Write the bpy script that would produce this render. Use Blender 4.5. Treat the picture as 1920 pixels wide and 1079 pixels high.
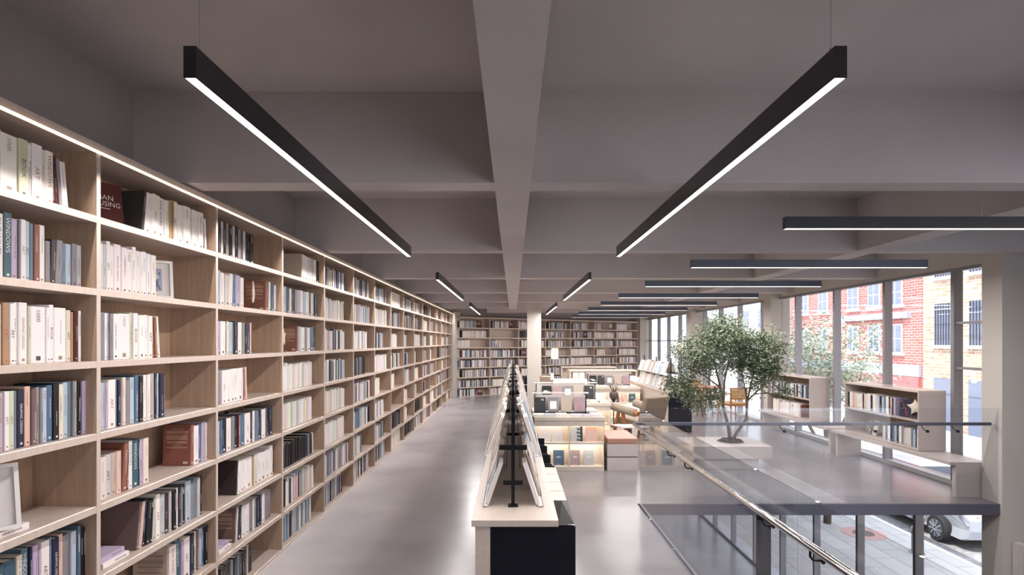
import bpy, math, random
from mathutils import Vector, Matrix
random.seed(7)
PI = math.pi
SC = bpy.context.scene
COL = SC.collection
for o in list(bpy.data.objects): bpy.data.objects.remove(o)

# ------------------------------------------------------------------ camera, sky, sun, exposure
F = 1050.0; VX, VY = 962.0, 641.0; CH = 1.865
cd = bpy.data.cameras.new('camera'); cam = bpy.data.objects.new('camera', cd); COL.objects.link(cam)
cam.location = (0, 0, CH); cam.rotation_euler = (PI/2, 0, 0)
cd.sensor_width = 36; cd.lens = F/1920*36
cd.shift_x = (960-VX)/1920; cd.shift_y = (VY-539.5)/1920
cd.clip_start = 0.05; cd.clip_end = 400
SC.camera = cam
W = bpy.data.worlds.new('sky'); SC.world = W; W.use_nodes = True
bg = W.node_tree.nodes['Background']; bg.inputs[0].default_value = (0.77, 0.85, 1.0, 1); bg.inputs[1].default_value = 4.4
sd = bpy.data.lights.new('sun', 'SUN'); sun = bpy.data.objects.new('sun', sd); COL.objects.link(sun)
sd.energy = 7.5; sd.angle = 0.01; sd.color = (1.0, 0.95, 0.88)
sun.rotation_euler = Vector((0.48, 0.15, -1.0)).to_track_quat('-Z', 'Y').to_euler()
SC.view_settings.view_transform = 'Standard'; SC.view_settings.look = 'None'
SC.view_settings.exposure = 0.12; SC.view_settings.gamma = 1.0; SC.view_settings.use_curve_mapping = False
SC.cycles.use_denoising = True
SC.cycles.max_bounces = 9; SC.cycles.diffuse_bounces = 5; SC.cycles.glossy_bounces = 4
SC.cycles.transparent_max_bounces = 24; SC.cycles.sample_clamp_indirect = 6
SC.cycles.caustics_reflective = False; SC.cycles.caustics_refractive = False

LONG_W, CROSS_W, STRIP_W = 46, 48, 7.0    # lamp wattages (strip: per bookcase bay)

# ------------------------------------------------------------------ materials
def srgb(r, g=None, b=None):
    if g is None: r, g, b = r
    f = lambda c: (c/255/12.92) if c/255 <= .04045 else ((c/255+.055)/1.055)**2.4
    return (f(r), f(g), f(b), 1)
def mat(name, col, rough=.6, metal=0, spec=.5):
    m = bpy.data.materials.new(name); m.use_nodes = True
    b = m.node_tree.nodes['Principled BSDF']
    b.inputs['Base Color'].default_value = col; b.inputs['Roughness'].default_value = rough
    b.inputs['Metallic'].default_value = metal; b.inputs['Specular IOR Level'].default_value = spec
    return m
def nodes(m): return m.node_tree.nodes, m.node_tree.links, m.node_tree.nodes['Principled BSDF']
def mottled(name, c1, c2, scale, rough, r2=None, detail=6, stretch=(1, 1, 1), bump=0, spec=.5):
    m = mat(name, c1, rough, 0, spec); N, L, B = nodes(m)
    tc = N.new('ShaderNodeTexCoord'); mp = N.new('ShaderNodeMapping'); mp.inputs['Scale'].default_value = stretch
    nz = N.new('ShaderNodeTexNoise'); nz.inputs['Scale'].default_value = scale; nz.inputs['Detail'].default_value = detail
    cr = N.new('ShaderNodeValToRGB'); cr.color_ramp.elements[0].position = .26; cr.color_ramp.elements[1].position = .74
    cr.color_ramp.elements[0].color = c1; cr.color_ramp.elements[1].color = c2
    L.new(tc.outputs['Object'], mp.inputs[0]); L.new(mp.outputs[0], nz.inputs[0]); L.new(nz.outputs[0], cr.inputs[0]); L.new(cr.outputs[0], B.inputs['Base Color'])
    if r2 is not None:
        mr = N.new('ShaderNodeMapRange'); mr.inputs['From Min'].default_value = .3; mr.inputs['From Max'].default_value = .7
        mr.inputs['To Min'].default_value = rough; mr.inputs['To Max'].default_value = r2
        L.new(nz.outputs[0], mr.inputs[0]); L.new(mr.outputs[0], B.inputs['Roughness'])
    if bump:
        bm = N.new('ShaderNodeBump'); bm.inputs['Strength'].default_value = bump; bm.inputs['Distance'].default_value = .01
        L.new(nz.outputs[0], bm.inputs['Height']); L.new(bm.outputs[0], B.inputs['Normal'])
    return m
def emis(name, col, s):
    m = bpy.data.materials.new(name); m.use_nodes = True; N = m.node_tree.nodes; L = m.node_tree.links
    N.remove(N['Principled BSDF']); e = N.new('ShaderNodeEmission'); e.inputs[0].default_value = col; e.inputs[1].default_value = s
    L.new(e.outputs[0], N['Material Output'].inputs[0]); return m
def attr_mat(name, rough, spec=.4):
    m = mat(name, (1, 1, 1, 1), rough, 0, spec); N, L, B = nodes(m)
    a = N.new('ShaderNodeAttribute'); a.attribute_name = 'Col'; L.new(a.outputs['Color'], B.inputs['Base Color']); return m
def glass(name, tint, boost=1.0, f0=.04):
    m = bpy.data.materials.new(name); m.use_nodes = True; N = m.node_tree.nodes; L = m.node_tree.links
    N.remove(N['Principled BSDF'])
    lw = N.new('ShaderNodeLayerWeight'); lw.inputs[0].default_value = .5
    p = N.new('ShaderNodeMath'); p.operation = 'POWER'; p.inputs[1].default_value = 4.2
    ml = N.new('ShaderNodeMath'); ml.operation = 'MULTIPLY_ADD'; ml.inputs[1].default_value = boost; ml.inputs[2].default_value = f0; ml.use_clamp = True
    t = N.new('ShaderNodeBsdfTransparent'); t.inputs[0].default_value = tint
    g = N.new('ShaderNodeBsdfGlossy'); g.inputs['Roughness'].default_value = 0.0
    mx = N.new('ShaderNodeMixShader')
    L.new(lw.outputs['Facing'], p.inputs[0]); L.new(p.outputs[0], ml.inputs[0]); L.new(ml.outputs[0], mx.inputs[0])
    L.new(t.outputs[0], mx.inputs[1]); L.new(g.outputs[0], mx.inputs[2]); L.new(mx.outputs[0], N['Material Output'].inputs[0])
    return m
def brick(name, c1, c2, mortar, axis='YZ', sc=1.0, ms=None, bw=1, rh=1):
    m = mat(name, c1, .85); N, L, B = nodes(m)
    tc = N.new('ShaderNodeTexCoord'); sp = N.new('ShaderNodeSeparateXYZ'); cb = N.new('ShaderNodeCombineXYZ')
    br = N.new('ShaderNodeTexBrick'); br.inputs['Color1'].default_value = c1; br.inputs['Color2'].default_value = c2; br.inputs['Mortar'].default_value = mortar
    br.inputs['Scale'].default_value = sc; br.inputs['Brick Width'].default_value = .42; br.inputs['Row Height'].default_value = .13
    br.inputs['Mortar Size'].default_value = .018; br.inputs['Bias'].default_value = 0
    if ms: br.inputs['Mortar Size'].default_value = ms; br.inputs['Brick Width'].default_value = bw; br.inputs['Row Height'].default_value = rh
    L.new(tc.outputs['Object'], sp.inputs[0]); L.new(sp.outputs[axis[0]], cb.inputs[0]); L.new(sp.outputs[axis[1]], cb.inputs[1])
    L.new(cb.outputs[0], br.inputs[0]); L.new(br.outputs[0], B.inputs['Base Color']); return m

M = {}
M['plaster'] = mottled('plaster', srgb(158, 152, 152), srgb(172, 166, 166), 1.3, .9, detail=9, spec=.2)
M['ceilplaster'] = mottled('ceiling_plaster', srgb(186, 179, 177), srgb(204, 197, 196), .9, .85, detail=10, spec=.25)
M['column'] = mottled('column_paint', srgb(198, 192, 184), srgb(205, 199, 192), 2, .8)
M['floor'] = mottled('polished_concrete', srgb(120, 117, 120), srgb(143, 139, 143), .9, .23, .27, detail=4, spec=.5)
M['slabedge'] = mottled('slab_edge', srgb(84, 82, 96), srgb(92, 90, 104), 3, .5)
M['oak'] = mottled('pale_oak', srgb(188, 172, 162), srgb(202, 187, 177), 9, .45, stretch=(5, 5, .5), detail=8)
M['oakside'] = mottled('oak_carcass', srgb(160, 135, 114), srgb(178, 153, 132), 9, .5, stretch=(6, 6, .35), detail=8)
M['birch'] = mottled('whitened_ash', srgb(205, 190, 178), srgb(216, 203, 192), 8, .28, stretch=(5, .5, 5), detail=7)
M['cream'] = mottled('cream_laminate', srgb(214, 202, 188), srgb(222, 211, 198), 6, .35)
M['taupe_lam'] = mottled('taupe_laminate', srgb(192, 180, 174), srgb(200, 188, 183), 6, .4)
M['warmwood'] = mottled('warm_oak', srgb(160, 105, 62), srgb(188, 130, 82), 10, .4, stretch=(4, 4, .6), detail=6)
M['black'] = mat('black_metal', srgb(20, 20, 23), .4, 0, .3)
M['lampbody'] = mat('anodised_black', srgb(38, 38, 42), .32, 0, .6)
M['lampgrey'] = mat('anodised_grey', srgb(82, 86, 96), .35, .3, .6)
M['blackpanel'] = mat('dark_panel', srgb(20, 21, 30), .55, 0, .2)
M['steel'] = mat('polished_steel', srgb(222, 220, 220), .1, 1)
M['aluminium'] = mat('aluminium_frame', srgb(150, 148, 152), .4, .3)
M['white'] = mat('white_paint', srgb(232, 230, 228), .5)
M['wire'] = mat('wire', srgb(190, 188, 190), .35, .6)
M['book'] = attr_mat('book_cloth', .45)
M['print'] = attr_mat('printed_ink', .6, .2)
M['pages'] = mottled('paper_pages', srgb(226, 218, 206), srgb(240, 234, 225), 60, .9, stretch=(1, 20, 1))
M['glass'] = glass('window_glass', (.97, .98, .99, 1), .8)
M['railglass'] = glass('balustrade_glass', (.955, .965, .975, 1), .95, .045)
M['emit'] = emis('lamp_diffuser', (1.0, .93, .86, 1), 6)
M['strip'] = emis('led_strip', (1.0, .82, .62, 1), 1.6)
M['shade'] = emis('lit_lamp_shade', (1.0, .90, .76, 1), 1.15)
M['leather'] = mottled('tan_leather', srgb(166, 118, 98), srgb(178, 130, 110), 20, .45)
M['fabric'] = mottled('taupe_fabric', srgb(138, 122, 108), srgb(150, 134, 120), 80, .9, bump=.2)
M['palefabric'] = mottled('beige_fabric', srgb(160, 147, 131), srgb(172, 159, 144), 80, .9, bump=.2)
M['rattan'] = mottled('woven_rattan', srgb(190, 152, 104), srgb(214, 182, 138), 90, .7, bump=.4)
M['clay'] = mottled('dark_clay', srgb(92, 78, 70), srgb(112, 98, 88), 14, .6)
M['bark'] = mottled('bark', srgb(88, 74, 62), srgb(122, 106, 90), 30, .9, stretch=(1, 1, .2), bump=.5)
M['leaf'] = mottled('leaf_green', srgb(70, 86, 62), srgb(142, 154, 126), 9, .5)
M['leafout'] = mottled('street_leaf', srgb(160, 174, 148), srgb(198, 206, 186), 3, .6)
M['soil'] = mottled('soil', srgb(44, 34, 28), srgb(80, 64, 52), 60, .95, bump=.8)
M['paving'] = brick('paving_slabs', srgb(176, 172, 168), srgb(190, 186, 182), srgb(140, 138, 140), 'YX', 1.0, .012, 1.1, .55)
M['cobble'] = brick('road_setts', srgb(132, 130, 130), srgb(156, 153, 150), srgb(112, 110, 112), 'XY', 1.0, .012, .22, .14)
M['redbrick'] = brick('red_brick', srgb(158, 78, 68), srgb(178, 98, 86), srgb(196, 168, 160), 'YZ', 1.0, .016, .5, .17)
M['tanbrick'] = brick('tan_brick', srgb(160, 128, 102), srgb(190, 160, 134), srgb(206, 190, 172), 'YZ', 1.0, .02, .5, .19)
M['stone'] = mat('pale_stone', srgb(222, 216, 212), .8)
M['greyblue'] = mat('grey_blue_band', srgb(160, 166, 190), .8)
M['redband'] = mat('red_fascia', srgb(168, 98, 96), .7); M['doorpaint'] = mat('door_paint', srgb(104, 110, 128), .6)
M['darkglass'] = mat('dark_window_glass', srgb(96, 101, 116), .12, 0, .8)
M['ironbar'] = mat('window_bars', srgb(66, 64, 74), .6)
M['carwhite'] = mat('car_paint', srgb(176, 181, 188), .22, .2)
M['carglass'] = mat('car_glass', srgb(30, 34, 40), .05)
M['tyre'] = mat('tyre_rubber', srgb(36, 36, 38), .8)
M['alloy'] = mat('alloy_wheel', srgb(176, 178, 182), .3, .8)
M['chrome'] = mat('chrome', srgb(200, 200, 205), .12, 1)
M['tread'] = mat('rust_iron', srgb(190, 150, 140), .7)
M['starfish'] = mottled('dried_starfish', srgb(222, 208, 186), srgb(238, 228, 212), 50, .8, bump=.5)
M['blushtop'] = mat('blush_top', srgb(232, 208, 198), .35)

PAL = dict(w=(238, 232, 230), c=(222, 213, 200), g=(204, 207, 182), t=(174, 142, 110), m=(84, 38, 38), br=(138, 92, 74), b=(82, 108, 132),
           lb=(176, 192, 206), te=(62, 92, 106), s=(108, 128, 146), n=(36, 40, 64), l=(184, 170, 194), gy=(140, 135, 138), lg=(192, 190, 194),
           k=(24, 23, 26), ch=(58, 54, 54), p=(216, 184, 172), tp=(116, 96, 92), be=(186, 172, 158), or_=(206, 92, 62), mv=(164, 146, 150))
CNAME = dict(w='white', c='cream', g='pale green', t='tan', m='maroon', br='brown', b='blue', lb='light blue', te='teal', s='slate blue', n='navy',
             l='lilac', gy='grey', lg='light grey', k='black', ch='charcoal', p='pale pink', tp='taupe', be='beige', mv='mauve')
def pc(k, j=0):
    c = PAL[k] if isinstance(k, str) else k
    if j: c = tuple(max(5, min(250, v+random.uniform(-j, j))) for v in c)
    return srgb(c)

# ------------------------------------------------------------------ mesh builder
class MB:
    def __init__(s): s.v = []; s.f = []; s.m = []; s.c = []; s.mats = []; s.T = Matrix.Identity(4)
    def mi(s, m):
        m = M[m] if isinstance(m, str) else m
        if m not in s.mats: s.mats.append(m)
        return s.mats.index(m)
    def add(s, vs, fs, m, col=(1, 1, 1, 1), cols=None):
        b = len(s.v); k = s.mi(m)
        s.v += [tuple(s.T @ Vector(v)) for v in vs]
        for i, f in enumerate(fs):
            s.f.append(tuple(b+j for j in f)); s.m.append(k); s.c.append(cols[i] if cols else col)
        return s
    def box(s, x0, x1, y0, y1, z0, z1, m, col=(1, 1, 1, 1), cols=None):
        vs = [(x0, y0, z0), (x1, y0, z0), (x1, y1, z0), (x0, y1, z0), (x0, y0, z1), (x1, y0, z1), (x1, y1, z1), (x0, y1, z1)]
        fs = [(0, 3, 2, 1), (4, 5, 6, 7), (0, 1, 5, 4), (1, 2, 6, 5), (2, 3, 7, 6), (3, 0, 4, 7)]
        return s.add(vs, fs, m, col, cols)
    def bar(s, p0, p1, w, h, m, up=(0, 0, 1), col=(1, 1, 1, 1)):
        p0, p1 = Vector(p0), Vector(p1); d = (p1-p0); L = d.length; d.normalize(); u = Vector(up)
        if abs(d.dot(u)) > .99: u = Vector((1, 0, 0))
        r = d.cross(u).normalized(); u = r.cross(d)
        vs = [tuple(p+r*a*w/2+u*b*h/2) for p in (p0, p1) for a, b in ((-1, -1), (1, -1), (1, 1), (-1, 1))]
        return s.add(vs, [(0, 1, 2, 3), (7, 6, 5, 4), (0, 4, 5, 1), (1, 5, 6, 2), (2, 6, 7, 3), (3, 7, 4, 0)], m, col)
    def tube(s, pts, rad, m, seg=8, cap=True):
        pts = [Vector(p) for p in pts]; n = len(pts)
        if not hasattr(rad, '__len__'): rad = [rad]*n
        vs = []; prev = None
        for i, p in enumerate(pts):
            d = (pts[min(i+1, n-1)]-pts[max(i-1, 0)]).normalized()
            if prev is None:
                u = Vector((0, 0, 1)) if abs(d.z) < .9 else Vector((1, 0, 0))
                r = d.cross(u).normalized()
            else: r = (prev-d*prev.dot(d)).normalized()
            prev = r; u = r.cross(d)
            vs += [tuple(p+(r*math.cos(a)+u*math.sin(a))*rad[i]) for a in [2*PI*k/seg for k in range(seg)]]
        fs = [(i*seg+k, i*seg+(k+1) % seg, (i+1)*seg+(k+1) % seg, (i+1)*seg+k) for i in range(n-1) for k in range(seg)]
        if cap: fs += [tuple(range(seg))[::-1], tuple((n-1)*seg+k for k in range(seg))]
        return s.add(vs, fs, m)
    def lathe(s, prof, m, seg=20, c=(0, 0, 0), sq=(1, 1)):
        vs = [(c[0]+r*sq[0]*math.cos(2*PI*k/seg), c[1]+r*sq[1]*math.sin(2*PI*k/seg), c[2]+z) for r, z in prof for k in range(seg)]
        n = len(prof)
        fs = [(i*seg+k, i*seg+(k+1) % seg, (i+1)*seg+(k+1) % seg, (i+1)*seg+k) for i in range(n-1) for k in range(seg)]
        fs += [tuple(range(seg))[::-1], tuple((n-1)*seg+k for k in range(seg))]
        return s.add(vs, fs, m)
    def prism(s, pts, axis, a0, a1, m, col=(1, 1, 1, 1)):
        def P(p, a):
            return (a, p[0], p[1]) if axis == 'x' else ((p[0], a, p[1]) if axis == 'y' else (p[0], p[1], a))
        n = len(pts); vs = [P(p, a0) for p in pts]+[P(p, a1) for p in pts]
        fs = [tuple(range(n)), tuple(range(2*n-1, n-1, -1))]+[(i, i+n, (i+1) % n+n, (i+1) % n) for i in range(n)]
        return s.add(vs, fs, m, col)
    def text(s, txt, size, origin, right, up, m, col, maxw=None):
        vs, fs, w, h = glyphs(txt)
        k = size/h
        kx = k if (maxw is None or w*k <= maxw) else maxw/w
        o, r, u = Vector(origin), Vector(right), Vector(up)
        return s.add([tuple(o+r*(x*kx)+u*(y*k)) for x, y in vs], fs, m, col)
    def obj(s, name, parent=None, smooth=False, bevel=0, loc=(0, 0, 0), rot=(0, 0, 0), **tags):
        me = bpy.data.meshes.new(name); me.from_pydata(s.v, [], s.f)
        for m in s.mats: me.materials.append(m)
        me.polygons.foreach_set('material_index', s.m)
        if any(c != (1, 1, 1, 1) for c in s.c):
            a = me.color_attributes.new('Col', 'FLOAT_COLOR', 'CORNER'); buf = []
            for f, c in zip(s.f, s.c): buf += list(c)*len(f)
            a.data.foreach_set('color', buf)
        if smooth: me.polygons.foreach_set('use_smooth', [True]*len(s.f))
        me.update()
        o = bpy.data.objects.new(name, me); COL.objects.link(o); o.location = loc; o.rotation_euler = rot
        if parent: o.parent = parent
        if bevel:
            b = o.modifiers.new('bevel', 'BEVEL'); b.width = bevel; b.segments = 2; b.limit_method = 'ANGLE'
        for k, v in tags.items(): o[k] = v
        return o
_g = {}
def glyphs(txt):
    if txt in _g: return _g[txt]
    c = bpy.data.curves.new('t', 'FONT'); c.body = txt; c.resolution_u = 2
    o = bpy.data.objects.new('t', c); COL.objects.link(o)
    dg = bpy.context.evaluated_depsgraph_get(); me = bpy.data.meshes.new_from_object(o.evaluated_get(dg))
    vs = [(v.co.x, v.co.y) for v in me.vertices]; fs = [tuple(p.vertices) for p in me.polygons]
    x0 = min(v[0] for v in vs); y0 = min(v[1] for v in vs); w = max(v[0] for v in vs)-x0; h = max(v[1] for v in vs)-y0
    vs = [(x-x0, y-y0) for x, y in vs]
    bpy.data.objects.remove(o); bpy.data.curves.remove(c); bpy.data.meshes.remove(me)
    _g[txt] = (vs, fs, w, h); return _g[txt]
def empty(name, loc=(0, 0, 0), rz=0, **tags):
    o = bpy.data.objects.new(name, None); COL.objects.link(o); o.location = loc; o.rotation_euler = (0, 0, rz); o.empty_display_size = .1
    for k, v in tags.items(): o[k] = v
    return o
def kids(o): return [c for c in o.children]
def copy_tree(o, parent=None):
    c = o.copy(); COL.objects.link(c); c.parent = parent
    for ch in kids(o): copy_tree(ch, c)
    return c
def struct(mb, name, **k): return mb.obj(name, kind='structure', **k)
def area(name, parent, loc, sx, sy, watts, color=(1, .95, .93), rot=(0, 0, 0), spread=PI):
    l = bpy.data.lights.new(name, 'AREA'); l.shape = 'RECTANGLE'; l.size = sx; l.size_y = sy; l.energy = watts; l.color = color; l.spread = spread
    o = bpy.data.objects.new(name, l); COL.objects.link(o); o.parent = parent; o.location = loc; o.rotation_euler = rot; return o
ORD = ['first', 'second', 'third', 'fourth', 'fifth', 'sixth', 'seventh', 'eighth', 'ninth', 'tenth', 'eleventh', 'twelfth', 'thirteenth', 'fourteenth',
       'fifteenth', 'sixteenth', 'seventeenth', 'eighteenth', 'nineteenth', 'twentieth', '21st', '22nd', '23rd', '24th', '25th', '26th']

# ------------------------------------------------------------------ the room
GL = -3.43            # street and lower floor level
SL, SO = 3.433, 2.861  # slab underside, beam soffit
XW, XG = -2.38, 5.75
b = MB(); b.box(XW-.2, 1.42, -6, 25, -.13, 0, 'floor'); b.box(1.42, 6.1, 6.44, 25, -.13, 0, 'floor')
struct(b, 'floor')
b = MB(); b.box(1.43, 5.66, 6.425, 6.44, -.128, -.002, 'slabedge'); b.box(1.42, 1.43, -6, 6.44, -.128, -.002, 'slabedge'); struct(b, 'trim_slab_edge')
b = MB(); b.box(XW-.3, 8, -6, 25, SL, SL+.25, 'ceilplaster'); struct(b, 'ceiling')
for k in range(-3, 7):
    y = 3.51+2.63*k
    b = MB(); b.box(XW if k < 6 else -.9, 5.99 if k > 1 else 7.2, y, y+.19, SO, SL+.01, 'ceilplaster'); struct(b, 'ceiling_cross_beam')
b = MB(); b.box(-.118, .111, -6, 17.2, SO-.001, SL+.01, 'ceilplaster'); struct(b, 'ceiling_long_beam')
b = MB(); b.box(3.77, 4.05, -6, 23, SO-.001, SL+.01, 'ceilplaster'); struct(b, 'ceiling_long_beam')
b = MB(); b.box(5.70, 6.0, 6.5, 25, SO-.045, SL+.01, 'column'); struct(b, 'trim_window_head')
b = MB(); b.box(XW-.2, XW, -6, 25, 0, SL, 'plaster'); struct(b, 'wall_left')
b = MB(); b.box(XW-.2, 6.5, -6.2, -6, -3.43, .0, 'plaster').box(XW-.2, 6.5, -6.2, -6, 2.6, SL, 'plaster').box(XW-.2, 2.6, -6.2, -6, 0, 2.6, 'plaster'); struct(b, 'wall_rear')  # opening at the right is added to let daylight in behind the camera
b = MB(); b.box(5.59, 7.2, 6.40, 6.68, GL, SL, 'column'); struct(b, 'wall_right')
b = MB()
for y0, y1 in ((12.0, 12.36), (17.45, 17.85)): b.box(5.53, 5.93, y0, y1, 0, SL, 'column')
struct(b, 'wall_right_columns')
b = MB(); b.box(.385, .755, 15.05, 15.42, 0, SO+.2, 'column'); struct(b, 'column_centre')
# lower storey
b = MB(); b.box(XW, 6.1, -6, 25, GL-.1, GL, 'floor'); struct(b, 'floor_lower')
b = MB(); b.box(-2.6, -2.4, -6, 25, GL, -.13, 'plaster'); b.box(-2.4, 6, 24.9, 25.1, GL, -.13, 'plaster'); struct(b, 'wall_lower')
b = MB(); b.box(5.40, 5.62, 12.2, 12.44, GL, -.13, M['lampbody']); struct(b, 'column_lower')  # dark colour carries the shadow this column stands in
# near right daylight side: low ledge and frames
b = MB(); b.box(6.4, 6.6, 3.4, 6.4, GL, SL, 'plaster').box(6.4, 6.6, -6, 3.4, GL, -2.6, 'plaster'); struct(b, 'wall_right_void')
b = MB(); b.box(6.49, 6.51, -6, 3.4, -2.6, SL, 'glass'); struct(b, 'window_added_daylight')  # unseen glazing, added so bluish daylight reaches the void side
b = MB(); b.box(5.70, 5.78, 6.26, 6.39, -.95, -.42, 'column'); struct(b, 'trim_vent')
b = MB(); b.box(7.6, 7.8, 24.6, 36, GL, 6, M['white']); struct(b, 'wall_added_backdrop')  # pale wall added behind the far glazing to stand in for its reflection

# upper glazing in bays between the columns
def window(name, y0, y1, z0, z1, mulls, transoms=(), low=False, gl='glass'):
    e = MB(); t = .055
    e.box(XG-.04, XG+.06, y0, y1, z0, z0+.06, 'white' if not low else 'aluminium').box(XG-.04, XG+.06, y0, y1, z1-.04, z1, 'aluminium')
    w = struct(e, name)
    m = MB()
    for y in mulls: m.box(XG-.05, XG+.07, y-t/2, y+t/2, z0+.06, z1-.04, 'aluminium')
    for (a, c, z) in transoms: m.box(XG-.03, XG+.05, a, c, z-.015, z+.015, 'aluminium')
    if m.v: m.obj('mullions', w)
    g = MB(); g.box(XG+.005, XG+.017, y0, y1, z0+.06, z1-.04, gl); g.obj('glazing', w)
    return w
HZ = SO-.045
mu = [7.27+1.345*k for k in range(13)]
window('window_1', 6.68, 12.0, 0, HZ, [y for y in mu if 6.8 < y < 11.9], [(6.68, 7.27, CH+.24), (6.68, 7.27, CH-.34)])
window('window_2', 12.36, 17.45, 0, HZ, [12.87, 14.2, 15.5, 16.8])
window('window_3', 17.85, 24.0, 0, HZ, [19.3, 20.7, 22.1, 23.5], [(17.85, 24, 1.9)], gl='railglass')
window('window_4', 6.68, 24.9, GL, -.14, [7.96+1.333*k for k in range(13)], low=True)

# angled back wall
P0 = Vector((-1.8, 18.8, 0)); DR = Vector((.829, .559, 0)).normalized(); ANG = math.atan2(DR.y, DR.x)
b = MB(); b.box(-.3, 9.6, .34, .5, 0, SL, 'plaster'); struct(b, 'wall_back', loc=P0, rot=(0, 0, ANG))
b = MB(); b.box(-.01, .32, -.0, .34, 0, 2.86, 'column')
b.T = Matrix.Identity(4); struct(b, 'trim_corner_panel', loc=(-2.13, 18.95, 0), rot=(0, 0, 0))
b = MB(); b.box(8.56, 9.1, -.08, .34, 0, SL, 'column'); struct(b, 'trim_back_pier', loc=P0, rot=(0, 0, ANG))

# ------------------------------------------------------------------ linear pendant lamps
def linear_lamp(cx, y0, y1, zb, h, w, wires, label, watts, body, along='y', group=None):
    L = y1-y0
    e = empty('linear_pendant_lamp', (cx, (y0+y1)/2, zb), 0 if along == 'y' else PI/2, label=label, category='pendant lamp')
    if group: e['group'] = group
    m = MB(); m.box(-w/2, w/2, -L/2, L/2, .006, h, body); m.box(-w/2, -w/2+.002, -L/2, L/2, 0, .006, body).box(w/2-.002, w/2, -L/2, L/2, 0, .006, body)
    m.box(-w/2-.0008, w/2+.0008, -L/2-.003, -L/2, 0, h, M['lampbody']).obj('housing', e)
    m = MB(); m.box(-w/2+.003, w/2-.003, -L/2+.003, L/2-.003, .0005, .006, 'emit').obj('diffuser', e)
    for t in wires:
        m = MB(); yy = -L/2+t; m.tube([(0, yy, h), (0, yy, SL-zb)], .0013, 'wire', 5); m.tube([(0, yy, h), (0, yy, h+.02)], .005, 'wire', 6); m.obj('suspension_wire', e)
    area('lamp_light', e, (0, 0, -.003), w-.004, L-.02, watts)
    return e
ZB = CH+.8
for i, (a, c) in enumerate(((1.70, 5.28), (7.24, 10.9), (12.8, 16.6))):
    n = ['nearest', 'middle', 'farthest'][i]
    linear_lamp(-.98, a, c, ZB, .097, .037, (.05, c-a-.08), f'black linear pendant lamp over the left aisle, {n} of its row', LONG_W*(1, 1, 1.6)[i], 'lampbody', group='linear lamps along the aisles')
    linear_lamp(.993, a, c, ZB, .097, .037, (.05, c-a-.08), f'black linear pendant lamp right of the central beam, {n} of its row', LONG_W*(1, 1, 1.6)[i], 'lampbody', group='linear lamps along the aisles')
for k in range(8):
    y = 3.98+2.085*k; x0, x1 = 1.93, 4.48
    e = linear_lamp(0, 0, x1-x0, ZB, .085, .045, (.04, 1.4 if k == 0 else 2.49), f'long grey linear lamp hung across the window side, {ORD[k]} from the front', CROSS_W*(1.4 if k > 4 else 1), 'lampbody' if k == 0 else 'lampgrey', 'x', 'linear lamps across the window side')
    e.location = ((x0+x1)/2, y, ZB); e.rotation_euler.z = -PI/2

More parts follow.
